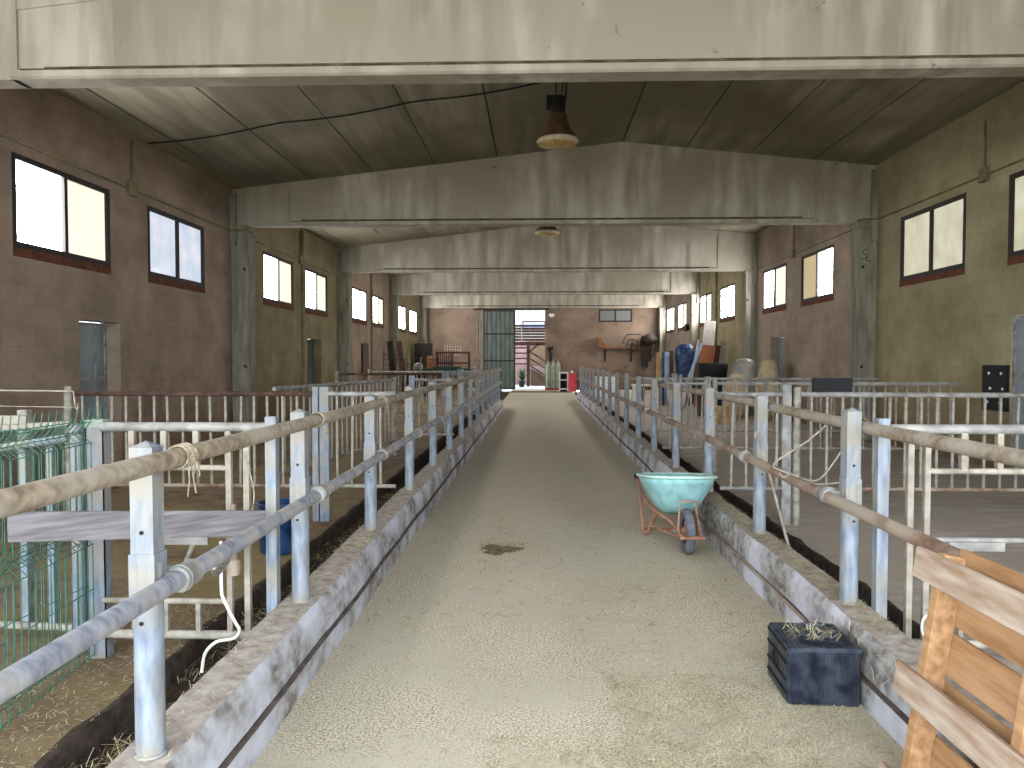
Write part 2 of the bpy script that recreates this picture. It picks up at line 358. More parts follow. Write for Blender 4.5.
# beams: web, sloping top flange, bottom flange, thick end blocks
def beam(y, i):
    b = MB(); z0 = 4.3; h = .085
    X0, X1 = XL+.02, XR-.02
    b.prism([(X0+.05, z0+.02), (X1-.05, z0+.02), (X1-.05, roofz(X1)), (RX, RZ), (X0+.05, roofz(X0))], 'Y', y-.09, y+.09)
    b.prism([(y-.15, z0+.02), (y-.125, z0), (y+.125, z0), (y+.15, z0+.02), (y+.15, z0+h), (y-.15, z0+h)], 'X', X0+1.1, X1-1.1)
    b.cur = 1; b.box(X0+1.2, X1-1.2, y-.153, y+.153, z0+h-.006, z0+h+.008); b.box(X0+1.4, X1-1.4, y-.094, y+.094, z0+h, z0+h+.045); b.cur = 0  # dark strips paint the shadow gap above the flange, dirt included
    b.prism([(X0, roofz(X0)-.2), (RX, RZ-.26), (X1, roofz(X1)-.2), (X1, roofz(X1)-.002), (RX, RZ-.002), (X0, roofz(X0)-.002)], 'Y', y-.11, y+.11)
    for (a, c_) in ((X0, X0+1.15), (X1-1.15, X1)):
        za, zc = roofz(a), roofz(c_)
        b.prism([(a, z0), (c_, z0), (c_, zc-.01), (a, za-.01)], 'Y', y-.12, y+.12)
    o = b.build('trim_%d' % (3+i), [M['concrete'], M['shadow_grime']]); return S(o)
for i, y in enumerate(BY): beam(y, i)
# columns with a shallow rebate, a corbel and the hooks
n_ = 8
for i, y in enumerate(BY):
    for sgn, xw in ((-1, XL), (1, XR)):
        b = MB()
        def bx(d0, d1, ya, yb, za, zb):
            xa, xb = xw-sgn*d0, xw-sgn*d1
            b.box(min(xa, xb), max(xa, xb), ya, yb, za, zb)
        bx(0, .17, y-.2, y+.2, 0, 4.3)
        bx(.17, .34, y-.23, y+.23, 0, 4.22)
        bx(.12, .36, y-.24, y+.24, 4.2, 4.3)
        bx(0, .13, y-.26, y-.19, 3.9, roofz(xw-sgn*.1)-.12)
        o = b.build('trim_%d' % n_, M['column'], bevel=.012); S(o); n_ += 1
        hk = MB()
        if y < YB-1:
            for zh in (1.45, 3.4): hk.tube([(xw-sgn*.3, y-.23, zh), (xw-sgn*.3, y-.28, zh), (xw-sgn*.3, y-.3, zh+.04)], .02, 6)
            hk.build('hook', M['blackm'], o)
        if sgn == 1 and i == 1:   # painted mark
            mk = MB(); x, z, yy = xw-.25, 3.62, y-.236
            pts = [(.05, .12), (.0, .14), (-.05, .1), (-.03, .05), (.03, .04), (.05, 0), (.0, -.05), (-.06, -.04)]
            mk.tube([(x+px, yy, z+pz) for px, pz in pts], .008, 5)
            mk.tube([(x+.03, yy, z+.0), (x+.035, yy, z-.08), (x+.12, yy, z-.09)], .008, 5)
            mk.build('painted_mark', M['blackm'], o)

# windows
def window(n, sgn, xw, a, bb, z0, z1, m1, m2, order=0):
    """frame set in the opening, two panes; a brick course under it"""
    r = bpy.data.objects.new('window_%d' % n, None); C.objects.link(r); r.location = (xw, (a+bb)/2, z0); S(r)
    f = MB(); x0, x1 = (xw-.07, xw+.006) if sgn < 0 else (xw-.006, xw+.07)
    t = .07; mid = (a+bb)/2
    for (ya, yb, za, zb) in ((a, bb, z0, z0+t), (a, bb, z1-t, z1), (a, a+t, z0+t, z1-t), (bb-t, bb, z0+t, z1-t), (mid-.035, mid+.035, z0+t, z1-t)): f.box(x0, x1, ya, yb, za, zb)
    kid(f.build('window_frame', M['dark']), r)
    xp = (xw-.05, xw-.035) if sgn < 0 else (xw+.035, xw+.05)
    kid(MB().box(*xp, a+t-.01, mid-.03, z0+t-.01, z1-t+.01).build('pane', M[m1]), r)
    kid(MB().box(*xp, mid+.03, bb-t+.01, z0+t-.01, z1-t+.01).build('pane', M[m2]), r)
    kid(MB().box(*((xw-.03, xw+.012) if sgn < 0 else (xw-.012, xw+.03)), a, bb, z0-.11, z0-.002).build('window_sill', M['brick']), r)
pl = [('paneW', 'paneY'), ('paneW', 'paneY'), ('paneW', 'paneY'), ('paneB', 'paneB'), ('paneW', 'paneY'), ('paneW', 'paneY'), ('paneW', 'paneW'), ('paneW', 'paneY'), ('paneW', 'paneW'), ('paneW', 'paneW')]
pr = [('paneY', 'paneY'), ('paneD', 'paneD'), ('paneD', 'paneD'), ('paneD', 'paneD'), ('paneW', 'paneT'), ('paneY', 'paneW'), ('paneW', 'paneW'), ('paneY', 'paneW'), ('paneY', 'paneW'), ('paneW', 'paneW')]
k = 1
for (a, bb), (p, q) in zip(winL, pl): window(k, -1, XL, a, bb, *ZL, p, q); k += 1
for (a, bb), (p, q) in zip(winR, pr): window(k, 1, XR, a, bb, *ZR, p, q); k += 1
r = bpy.data.objects.new('window_%d' % k, None); C.objects.link(r); r.location = (4.07, YB, 3.58); S(r)
f = MB()
for (xa, xb, za, zb) in ((3.2, 4.95, 3.58, 3.65), (3.2, 4.95, 4.17, 4.24), (3.2, 3.27, 3.65, 4.17), (4.88, 4.95, 3.65, 4.17), (4.04, 4.1, 3.65, 4.17)): f.box(xa, xb, YB-.006, YB+.07, za, zb)
kid(f.build('window_frame', M['dark']), r)
for xa, xb in ((3.26, 4.05), (4.09, 4.89)): kid(MB().box(xa, xb, YB+.035, YB+.05, 3.64, 4.18).build('pane', M['paneG']), r)

# doors in the side walls
k = 1
def side_door(k, sgn, xw, a, bb, zt, m):
    if (k, sgn) == (4, 1): xw -= .19
    r = bpy.data.objects.new('door_%d' % k, None); C.objects.link(r); r.location = (xw+sgn*.25, (a+bb)/2, 0); S(r)
    xs_ = sorted((xw+sgn*.22, xw+sgn*.27)); t = .05
    b = MB().box(*xs_, a+.01, bb-.01, .01, zt*.62-.01); b.box(*xs_, a+.01, bb-.01, zt*.62+.01, zt-.01)
    kid(b.build('door_leaf', M[m]), r)
    xs2 = sorted((xw+sgn*.205, xw+sgn*.225)); f = MB()
    for q in ((a+.005, bb-.005, zt*.62-.03, zt*.62+.03), (a+.005, a+t, .01, zt-.01), (bb-t, bb-.005, .01, zt-.01), (a+t, bb-t, zt-.06, zt-.01), ((a+bb)/2+.2, (a+bb)/2+.24, zt*.62+.03, zt-.06)): f.box(*xs2, *q)
    kid(f.build('door_rib', M[m if m != 'doorblue' else 'galv2']), r)
    h = MB(); xh = xw+sgn*.19
    h.tube([(xw+sgn*.21, a+.14, 1.02), (xh, a+.14, 1.02), (xh, a+.26, 1.02)], .012, 6); kid(h.build('door_handle', M['blackm']), r)
for a, bb, z, m in doorsL: side_door(k, -1, XL, a, bb, z, m); k += 1
for a, bb, z, m in doorsR: side_door(k, 1, XR, a, bb, z, m); k += 1
# sliding door on the back wall
r = bpy.data.objects.new('door_%d' % k, None); C.objects.link(r); r.location = (-2.0, YB-.1, 0); S(r)
b = MB(); x = -2.86
while x < -1.25:
    b.box(x, x+.17, YB-.09, YB-.06, .03, 4.2); b.prism([(x+.17, YB-.09), (x+.235, YB-.09), (x+.225, YB-.045), (x+.18, YB-.045)], 'Z', .03, 4.2); x += .235
kid(b.build('door_sheet', M['slide']), r)
f = MB()
for z in (.06, 1.53, 2.95, 4.17): f.box(-2.88, -1.2, YB-.125, YB-.09, z-.035, z+.035)
for xx in (-2.88, -1.25): f.box(xx, xx+.05, YB-.125, YB-.09, .02, 4.2)
kid(f.build('door_frame', M['darkbrown']), r)
kid(MB().box(-3.4, .6, YB-.16, YB-.02, 4.22, 4.3).build('door_track', M['darkbrown']), r)
S(MB().box(-3.12, -2.9, YB-.05, YB+.002, 0, 4.22).build('trim_30', M['column']))
b = MB(); x = -2.86
while x < -1.3: b.box(x+.165, x+.19, YB-.093, YB-.089, .05, 4.15); x += .235
kid(b.build('door_seam', M['joint']), r)

# ------------------------------------------------------------------ feed railings
def post_mesh(zt):
    b = MB(); r = .046
    b.lathe([(r, 0), (r, .63)], n=16, caps=False)
    s = .037
    b.box(-s-.005, s+.005, -s-.005, s+.005, .52, .66)
    b.box(-s, s, -s, s, .66, zt-.012)
    b.add([(-s, -s, zt-.012), (s, -s, zt-.012), (s, s, zt-.012), (-s, s, zt-.012), (0, 0, zt+.008)], [(0, 1, 4), (1, 2, 4), (2, 3, 4), (3, 0, 4)])
    b.lathe([(r+.006, -.002), (r+.003, .006)], n=16)
    return b
def railing(sgn, xp, ys, xt, zt, xl, zl, y0, y1, label, lower_mat, top_mat):
    r = thing('feed_railing', label, 'railing', (xp, ys[0], .32))
    hole = MB()
    for j, y in enumerate(ys):
        lean = random.uniform(-.004, .004)
        p = kid(post_mesh(1.02+random.uniform(-.012, .012)).build('post', M['galv'], loc=(xp, y, .318)), r)
        p.rotation_euler = (lean, lean*.7, 0 if sgn < 0 else .05)
        for z in (.54-.1, .6+.13): h = MB(); h.lathe([(.007, 0), (.007, .005)], c=(0, -.041 if z > .65 else (-.045 if z > .52 else -.049), z), n=8, ax='Y'); h.build('bolt_hole', M['blackm'], p)
    def rail(nm, x, z, m):
        pts = []; y = y0
        while y < y1: pts.append((x+.006*math.sin(y*1.3), y, z+.006*math.sin(y*.9+1))); y += .4
        pts.append((x, y1, z))
        return kid(MB().tube(pts, .032, 14).build(nm, m), r)
    rail('upper_rail', xt, zt, top_mat); rail('lower_rail', xl, zl, lower_mat)
    for y in ys:
        c_ = MB(); yy = y+.10
        c_.tube([(xl, yy-.05, zl), (xl, yy+.06, zl)], .043, 14); c_.tube([(xl, yy-.035, zl), (xl, yy-.02, zl)], .048, 14)
        dx = (xp-xl); c_.box(min(xl, xp)+.0, max(xl, xp)-.0, y+.03, yy+.02, zl-.02, zl+.03)
        kid(c_.build('clamp', M['galv2']), r)
        c_ = MB(); mx = (xt+xp)/2
        c_.box(min(xt, xp), max(xt, xp), y-.03, y+.075, zt-.026, zt-.014); kid(c_.build('bracket', M['galv2']), r)
        # twine lashed round rail and post
        if y < 16:
            t = MB()
            for q in range(6):
                yy2 = y+.055+.013*q+random.uniform(-.003, .003); rr = .036+random.uniform(0, .004)
                t.tube([(xt+rr*math.cos(a), yy2+.006*math.sin(a*1.0+q), zt+rr*math.sin(a)) for a in [2*PI*e/12 for e in range(13)]], .0045, 5)
            for q in range(4):
                y2 = y+.07+.02*q; L_ = random.uniform(.04, .13)
                t.tube([(xt-sgn*.03, y2, zt-.02), (xt-sgn*.04+random.uniform(-.01, .01), y2+random.uniform(-.02, .02), zt-.02-L_*.5), (xt-sgn*.03+random.uniform(-.03, .03), y2+random.uniform(-.04, .04), zt-.02-L_)], .003, 4)
            kid(t.build('twine', M['twine']), r)
    return r
yl = [.85, 2.43, 4.02, 5.74, 7.5]+[7.5+1.7*k for k in range(1, 11)]
yr = [.8, 2.42, 4.08, 5.72, 7.42, 9.18]+[9.18+1.7*k for k in range(1, 13)]
railing(-1, -1.262, yl, -1.187, 1.278, -1.19, .872, -1, 24.6, 'long two-rail pipe railing on the kerb left of the feed alley', M['railblue'], M['raildust'])
railing(1, 1.64, yr, 1.722, 1.25, 1.555, .872, -1, 29.7, 'long two-rail pipe railing on the kerb right of the feed alley', M['railrust'], M['raildust'])

# ------------------------------------------------------------------ pen dividers
_bars = {}
def bar_mesh(h, wdt, m):
    key = (round(h, 3), wdt, m.name)
    if key not in _bars:
        o = MB().box(-wdt/2, wdt/2, -wdt/2, wdt/2, 0, h).build('bar', m); _bars[key] = o.data; bpy.data.objects.remove(o)
    return _bars[key]
def bar(parent, x, y, z, h, wdt, m, nm='bar', tilt=0):
    o = bpy.data.objects.new(nm, bar_mesh(h, wdt, m)); C.objects.link(o); o.parent = parent
    o.location = Vector((x, y, z))-parent.location; o.rotation_euler = (0, tilt, 0); return o
def divider(Y, x0, x1, label, posts, mt, mb, mbot, sp=.143, zt=1.262, zb=.35, skip=(), short=False):
    r = thing('pen_divider', label, 'pen divider', (x0, Y, 0))
    kid(MB().tube([(x0, Y, zt), ((x0+x1)/2, Y, zt-.004), (x1, Y, zt)], .026, 10).build('top_rail', mt), r)
    kid(MB().tube([(x0, Y, zb), (x1, Y, zb)], .02, 8).build('bottom_rail', mbot), r)
    x = x0+sp*.7
    while x < x1-.03:
        if not any(a < x < c_ for a, c_ in skip): bar(r, x, Y, zb, zt-zb, .022, mb, tilt=random.choice((0, 0, 0, .02, -.015)))
        x += sp
    for (px, ztp, wd) in posts:
        z0 = -.16 if 1.36 < abs(px) < 2.1 or 1.72 < px < 2.28 else 0
        if wd > 0: kid(MB().box(px-wd/2, px+wd/2, Y-wd/2+.02, Y+wd/2+.02, z0, ztp).build('post', M['galv' if abs(px) < 2.4 else 'galv2']), r)
        else: kid(MB().lathe([(-wd/2, z0), (-wd/2, ztp-.01), (-wd/2-.01, ztp)], c=(px, Y, 0), n=14).build('post', M['bargrey']), r)
    return r
OL = ['second', 'third', 'fourth', 'fifth', 'sixth', 'seventh']
YD = [7.5, 12.76, 17.75, 21.2]
for i, Y in enumerate(YD):
    rust = i in (0, 2)
    if i != 1: divider(Y, -4.62, -2.22, '%s barred divider row from the camera at left, outer section%s' % (OL[i], ' with rust-brown rail' if rust else ''),
            [(-4.68, 1.335, -.075), (-2.195, 1.33, .06)], M['barrust'] if rust else M['bargrey'], M['bargrey'], M['railrust'] if i == 0 else M['bargrey'])
    divider(Y+.01, -2.08, -1.4, 'short barred panel beside the left kerb, part of the %s divider row from the camera' % OL[i],
            [(-2.105, 1.33, .09)], M['galv2'], M['barbeige'], M['bargrey'])
for i, Y in enumerate([7.5, 10.95, 13.6]):
    nm = OL[i]
    divider(Y, 2.53, 5.9 if i else 6.3, '%s barred pen divider from the camera on the right side, outer section' % nm,
            [(2.5, 1.335, -.07)], M['galv2'], M['bargrey'], M['railrust'] if i == 0 else M['bargrey'], sp=.149)
    divider(Y+.01, 1.77, 2.37, 'short barred panel beside the right kerb, part of the %s divider row from the camera' % nm,
            [(2.4, 1.355, .085)], M['galv2'], M['barbeige'], M['galv2'], sp=.146)

# front gates (calf creep gates): frame with an opening between a top and a bottom ladder
def creep_gate(sgn, Y, xpost, xfull, xframe, xend, label, n_short, sps):
    r = thing('creep_gate', label, 'gate', (xpost, Y, -.16))
    kid(MB().box(xpost-.028, xpost+.028, Y-.028, Y+.028, -.16, 1.3).build('post', M['galv']), r)
    X = sorted((xpost+(.12 if sgn < 0 else .03), xend))
    kid(MB().tube([(X[0], Y, 1.245), (X[1], Y, 1.245)], .026, 10).build('top_rail', M['galv2']), r)
    kid(MB().tube([(X[0] if sgn < 0 else xfull, Y, .14), (X[1] if sgn > 0 else xpost-.03, Y, .14)], .024, 10).build('bottom_rail', M['bargrey']), r)
    Xi = sorted((xframe, xend))
    kid(MB().tube([(Xi[0], Y, 1.03), (Xi[1], Y, 1.03)], .016, 8).build('middle_rail', M['barbeige']), r)
    kid(MB().tube([(Xi[0], Y, .32), (Xi[1], Y, .32)], .016, 8).build('middle_rail', M['barbeige']), r)
    kid(MB().tube([(Xi[0], Y+.03, .67), (Xi[1], Y+.03, .665)], .016, 8).build('middle_rail', M['galv2']), r)
    a = xframe-(-sgn)*.12 if sgn < 0 else xframe+.12
    kid(MB().box(*sorted((xframe+sgn*.12, xframe+sgn*.4)), Y+.0, Y+.02, .62, .665).build('latch_plate', M['galv2']), r)
    kid(MB().tube([(xframe+sgn*.2, Y+.03, .64), (xframe+sgn*.27, Y+.06, .5)], .014, 6).build('brace', M['bargrey']), r)
    bar(r, xfull, Y, .14, 1.1, .03, M['barbeige']); bar(r, xframe, Y, .14, 1.1, .028, M['barbeige'])
    for q in range(n_short):
        x = xframe+sgn*sps*(q+1)
        if sgn < 0 and x < xend+.03: break
        bar(r, x, Y, 1.03, .21, .03, M['barbeige']); bar(r, x, Y, .14, .18, .024, M['bargrey'])
    return r
creep_gate(-1, 3.98, -1.395, -1.53, -1.625, -2.31, 'beige tube gate with an opening, left of the alley behind the grey board', 4, .172)
creep_gate(1, 3.98, 1.755, 1.9, 1.985, 3.6, 'beige tube gate with an opening, right of the alley behind the pallet', 9, .18)

# posts and sloping gate behind the green mesh
g_ = thing('gate_post', 'galvanised channel post at the end of the green mesh fence', 'post', (-2.35, 4.02, 0))
b = MB(); b.box(-.05, .045, -.03, -.024, 0, 1.24); b.box(-.05, -.044, -.03, .04, 0, 1.24); b.box(.039, .045, -.03, .04, 0, 1.24); b.build('channel', M['galv'], g_)
MB().box(-.052, .047, -.034, .042, 1.24, 1.28).build('cap_strip', M['palegreen'], g_)
T(recentre(MB().lathe([(.037, 0), (.037, 1.24), (.03, 1.25)], c=(-2.51, 4.1, 0), n=14).build('fence_post', M['galv'])), 'round galvanised post behind the green mesh fence', 'post')
r = thing('hanging_gate', 'pale blue tube gate sloping down behind the green mesh fence', 'gate', (-2.6, 4.15, 0))
kid(MB().tube([(-2.56, 4.1, 1.175), (-3.6, 4.2, 1.02)], .026, 10).build('top_rail', M['galv']), r)
kid(MB().tube([(-2.56, 4.12, 1.245), (-3.6, 4.22, 1.18)], .02, 8).build('top_rail', M['barbeige']), r)
kid(MB().tube([(-2.56, 4.12, .12), (-3.6, 4.2, .12)], .022, 8).build('bottom_rail', M['bargrey']), r)
for x in (-2.7, -2.86, -3.1, -3.35, -3.58): bar(r, x, 4.15+(-x-2.5)*.06, .12, 1.0, .035 if x in (-2.7, -2.86) else .025, M['galv'])
r = thing('pen_divider', 'wooden rail of the far corner pen behind the green mesh fence', 'rail', (-4.7, 4.4, 0))
kid(MB().box(-4.7, -3.0, 4.4, 4.44, 1.2, 1.27).build('rail', M['barbeige']), r)
for x in (-4.65, -3.85, -3.05): kid(MB().box(x-.03, x+.03, 4.44, 4.49, 0, 1.3).build('post', M['bargrey']), r)

# green welded mesh fence with V folds
def mesh_panel(P0, P1, label, z1=1.3):
    r = thing('mesh_fence', label, 'fence', (P0[0], P0[1], 0))
    d = Vector((P1[0]-P0[0], P1[1]-P0[1], 0)); L_ = d.length; d.normalize(); nrm = Vector((d.y, -d.x, 0))
    prof = [(0, .02), (0, .1), (.05, .14), (0, .18), (0, .62), (.055, .67), (0, .72), (0, 1.16), (.055, 1.21), (.0, 1.27), (-.01, z1)]
    b = MB(); s = 0; base = Vector((P0[0], P0[1], 0))
    while s <= L_+.001:
        b.tube([base+d*s+nrm*o+Vector((0, 0, z)) for o, z in prof], .0028, 5); s += .055
    kid(b.build('vertical_wire', M['green'], kind='stuff'), r)
    b = MB()
    for z, o in ((.03, 0), (.1, 0), (.14, .05), (.18, 0), (.38, 0), (.62, 0), (.67, .055), (.72, 0), (.94, 0), (1.16, 0), (1.21, .055), (1.27, 0)):
        b.tube([base+nrm*(o+.004)+Vector((0, 0, z)), base+d*L_+nrm*(o+.004)+Vector((0, 0, z))], .0028, 5)
    kid(b.build('horizontal_wire', M['green']), r)
    return r
mesh_panel((-2.37, 4.08), (-2.2, 2.3), 'green welded wire mesh fence with V-shaped folds, nearest the kerb at left')
mesh_panel((-2.42, 4.22), (-2.44, 2.9), 'second green wire mesh fence standing just behind the nearest one', 1.34)
b = MB(); b.tube([(-3.9, 4.5, 1.42), (-2.75, 4.3, 1.42), (-2.62, 4.25, 1.42), (-2.61, 4.25, 1.33), (-2.56, 4.2, 1.31), (-2.5, 4.1, 1.36), (-2.45, 4.0, 1.3)], .005, 5)
b.tube([(-3.9, 4.5, 1.33), (-2.62, 4.25, 1.33)], .003, 4)
T(b.build('fence_wire', M['barbeige']), 'pale stretched wire above the green mesh fence', 'wire')

# grey board across the gate
b = MB(); pa_, pb_ = Vector((-2.2, 3.1, .906)), Vector((-1.40, 3.88, .762)); hd_ = (pb_-pa_)/2; th_ = Vector((hd_.y, -hd_.x, 0)).normalized()*.013; b.obox((pa_+pb_)/2, hd_, th_, (0, 0, .064))
T(recentre(b.build('wooden_board', M['boardgrey'], bevel=.003)), 'weathered grey wooden board fixed across the gate at left', 'board')
# loose barred gate left ajar
r = thing('pen_gate', 'light grey barred gate standing ajar in the third left pen', 'gate', (-3.09, 8.9, 0))
A_, B_ = Vector((-3.09, 8.9, 0)), Vector((-2.4, 12.75, 0))
kid(MB().tube([A_+Vector((0, 0, 1.255)), B_+Vector((0, 0, 1.258))], .028, 10).build('top_rail', M['galv2']), r)
kid(MB().tube([A_+Vector((0, 0, .25)), B_+Vector((0, 0, .25))], .022, 10).build('bottom_rail', M['galv2']), r)
for q in range(24):
    p = A_.lerp(B_, (q+.5)/24); bar(r, p.x, p.y, .25, 1.0, .022, M['barbeige'])
kid(MB().lathe([(.04, 0), (.04, 1.3)], c=(B_.x, B_.y, 0), n=12).build('post', M['galv2']), r)

# ------------------------------------------------------------------ wheelbarrow
wb = thing('wheelbarrow', 'mint green wheelbarrow with rusty frame standing by the right kerb', 'wheelbarrow', (1.2, 6.75, 0))
def rr(hx, hy, cx, cy, n=36, e=3.2):
    out = []
    for k in range(n):
        a = 2*PI*k/n; c_, s_ = math.cos(a), math.sin(a)
        out.append((cx+hx*math.copysign(abs(c_)**(2/e), c_), cy+hy*math.copysign(abs(s_)**(2/e), s_)))
    return out
def rimz(y): return .585-(y)*.115     # rim rises towards the wheel (local -y)
N_ = 36; levels = [(1.0, .305, .47, 0.0), (.8, .285, .42, .005), (.55, .25, .36, .01), (.3, .21, .30, .02), (.12, .175, .25, .03), (.0, .13, .2, .04)]
b = MB(); vs = []
for t, hx, hy, cy in levels:
    for (x, y) in rr(hx, hy, 0, cy-.02, N_): vs.append((x, y, .285+(rimz(y)-.285)*t))
nl = len(levels)
b.add(vs, [(i*N_+k, i*N_+(k+1) % N_, (i+1)*N_+(k+1) % N_, (i+1)*N_+k)[::-1] for i in range(nl-1) for k in range(N_)]+[tuple((nl-1)*N_+k for k in range(N_))[::-1]], True)
tub = b.build('tub', M['mint'], wb); so = tub.modifiers.new('s', 'SOLIDIFY'); so.thickness = .006
pts = [(x, y, rimz(y)) for x, y in rr(.31, .475, 0, -.02, 48)]; pts.append(pts[0])
MB().tube(pts, .012, 8, cap=False).build('rim', M['mintrim'], wb)
wy, wr = -.42, .185
b = MB(); b.lathe([(.10, -.026), (.155, -.038), (.178, -.03), (wr, -.012), (wr, .012), (.178, .03), (.155, .038), (.10, .026)], c=(.03, wy, wr), n=32, ax='X', caps=False)
wh = b.build('wheel', M['tire'], wb)
MB().lathe([(.03, -.05), (.05, -.02), (.105, -.012), (.105, .012), (.05, .02), (.03, .05)], c=(.03, wy, wr), n=24, ax='X').build('hub', M['rust'], wh)
MB().tube([(-.085, wy, wr), (.14, wy, wr)], .011, 8).build('axle', M['galv2'], wh)
f = MB(); r_ = .015
for sx in (-1, 1):
    f.tube([(sx*.24, .72, .44), (sx*.24, .5, .385), (sx*.21, .3, .3), (sx*.16, .0, .262), (.03+sx*.11, -.25, .235), (.03+sx*.08, wy, .20), (.03+sx*.08, wy-.19, .175)], r_, 10)
f.tube([(-.065, wy-.19, .175), (.13, wy-.19, .175)], r_, 10)
f.build('frame', M['rust'], wb)
for sx in (-1, 1):
    l = MB(); xx = sx*.235
    l.tube([(sx*.26, .34, .34), (xx+sx*.01, .30, .16), (xx, .27, .035), (xx-sx*.012, .23, .016), (xx-sx*.03, .19, .035), (xx-sx*.05, .08, .16), (sx*.15, -.02, .27)], .015, 10); l.build('leg', M['rust'], wb)
    MB().tube([(sx*.24, .71, .437), (sx*.24, .82, .46)], .02, 10).build('grip', M['blackm'], wb)
MB().tube([(-.225, .24, .06), (.225, .24, .06)], .011, 8).build('cross_bar', M['rust'], wb)
MB().tube([(-.215, .2, .12), (-.03, wy+.1, .12)], .01, 8).build('cross_bar', M['rust'], wb)
MB().tube([(-.055, wy-.05, .16), (-.04, wy-.01, .36), (-.04, wy-.035, .44), (.10, wy-.035, .44), (.10, wy-.01, .36), (.125, wy-.05, .16)], .008, 8).build('wheel_bracket', M['rust'], wb)

# ------------------------------------------------------------------ black plastic box
cr = thing('plastic_box', 'black ribbed plastic box with straw on top beside the right kerb', 'box', (1.325, 3.72, 0), -.035)
b = MB(); W_, D_, H_ = .165, .178, .272
b.box(-W_, W_, -D_, D_, .0, H_)
body = b.build('body', M['black'], cr, bevel=.014)
rb = MB()
for q in range(30):
    x = -W_+.014+q*(2*W_-.028)/29; rb.box(x-.0024, x+.0024, -D_-.005, -D_+.001, .014, H_-.018)
for q in range(22):
    x = -W_+.02+q*(2*W_-.04)/21
    rb.box(x-.0022, x+.0022, -D_+.012, D_-.015, H_-.001, H_+.004) if q < 8 or q > 18 else rb.box(x-.0022, x+.0022, -D_+.012, -D_+.07, H_-.001, H_+.004)
rb.build('ribs', M['black'], body)
MB().box(-W_-.003, W_+.003, -D_-.007, -D_+.008, H_-.018, H_+.001).build('front_edge', M['black'], body)
hd = MB(); hd.tube([(.03+.095*math.cos(a), .03+.085*math.sin(a), H_+.012) for a in [2*PI*k/24 for k in range(25)]], .012, 8, cap=False)
hd.lathe([(.085, .0), (.085, .006), (.02, .012)], c=(.03, .03, H_), n=24); hd.build('round_cap', M['black'], body)
hh = MB(); hh.tube([(-W_-.004, .02+.035*math.cos(a), .15+.035*math.sin(a)) for a in [2*PI*k/16 for k in range(17)]], .008, 6, cap=False)
for zz in (.05, .11, .19, .25): hh.box(-W_-.006, -W_, -D_+.02, D_-.02, zz-.006, zz+.006)
hh.build('side_socket', M['blackm'], body)

# ------------------------------------------------------------------ pallet leaning on the right rail
pa = thing('wooden_pallet', 'pale wooden pallet standing on edge against the right kerb rail', 'pallet', (1.2, 2.8, 0))
lean = math.radians(8.6)
U = Vector((.025, -1, 0)).normalized(); V = Vector((math.sin(lean), 0, math.cos(lean))); Wn = U.cross(V); Wn = Wn if Wn.x < 0 else -Wn
O = Vector((1.26, 2.86, .03))   # front face plane, left bottom corner
def pbox(nm, u0, u1, v0, v1, w0, w1, m, par=pa):
    c_ = O+U*(u0+u1)/2+V*(v0+v1)/2-Wn*(w0+w1)/2
    b = MB(); b.obox(c_, U*(u1-u0)/2, V*(v1-v0)/2, Wn*(w1-w0)/2)
    return kid(b.build(nm, m, bevel=.003), par)
pbox('front_board', 0, 1.2, .785, .895, 0, .022, M['woodw']); pbox('front_board', 0.0, 1.2, .35, .465, 0, .022, M['woodw']); pbox('front_board', 0, 1.2, -.02, .08, 0, .022, M['woodw'])
for u in (.10, .62, 1.1): pbox('stringer', u, u+.045, -.02, .90, .0225, .1, M['wood'])
for (v0, v1) in ((.85, .925), (.655, .79), (.48, .63), (.30, .455), (.12, .26), (-.02, .08)): pbox('back_slat', .1, 1.2, v0, v1, .1, .118, M['wood'])

# ------------------------------------------------------------------ small things round the pens
def T_tube(nm, paths, r, m, label, cat, n=6):
    b = MB()
    for p in paths: b.tube(smooth(p, 4), r, n)
    return T(b.build(nm, m), label, cat)
b = MB(); b.lathe([(.13, 0), (.15, .02), (.175, .4), (.185, .42), (.165, .42), (.14, .03)], c=(-2.15, 6.28, 0), n=24)
T(recentre(b.build('feed_bucket', M['blue'])), 'dark blue plastic tub on the floor of the second left pen', 'bucket')
r = thing('water_pipe', 'rusty red water pipe fitting with white hose hanging on the left gate', 'pipe', (-1.6, 3.9, .3))
kid(MB().tube([(-1.58, 3.92, .85), (-1.58, 3.92, .5)], .016, 8).tube([(-1.64, 3.92, .62), (-1.58, 3.92, .62)], .02, 8).lathe([(.03, .48), (.034, .52), (.03, .56)], c=(-1.58, 3.92, 0), n=10).build('fitting', M['railrust']), r)
kid(MB().tube(smooth([(-1.64, 3.9, .66), (-1.64, 3.9, .42), (-1.63, 3.9, .36), (-1.57, 3.88, .26), (-1.54, 3.88, .2), (-1.57, 3.88, .16), (-1.66, 3.88, .14), (-1.72, 3.88, .08), (-1.74, 3.88, -.02)]), .009, 8).build('hose', M['white']), r)
b = MB(); 
for q in range(5): b.tube(smooth([(-1.26-.008*q, 3.0, .82-.012*q), (-1.33-.01*q, 3.2, .765-.02*q), (-1.42-.01*q, 3.5, .70-.016*q), (-1.58, 3.86, .62-.01*q)]), .011, 6)
T(b.build('plastic_sheet', M['wrap']), 'crumpled clear plastic strip tied between lower left rail and gate', 'plastic strip')
T_tube('twine_string', [[(-1.5, 3.95, 1.22), (-1.5, 3.93, 1.05), (-1.47, 3.92, .9), (-1.5, 3.93, .75), (-1.52, 3.93, .6)], [(-1.5, 3.95, 1.16), (-1.46, 3.94, 1.17), (-1.38, 3.94, 1.175)]], .0035, M['twine'], 'loose string dangling beside the left gate post', 'string')
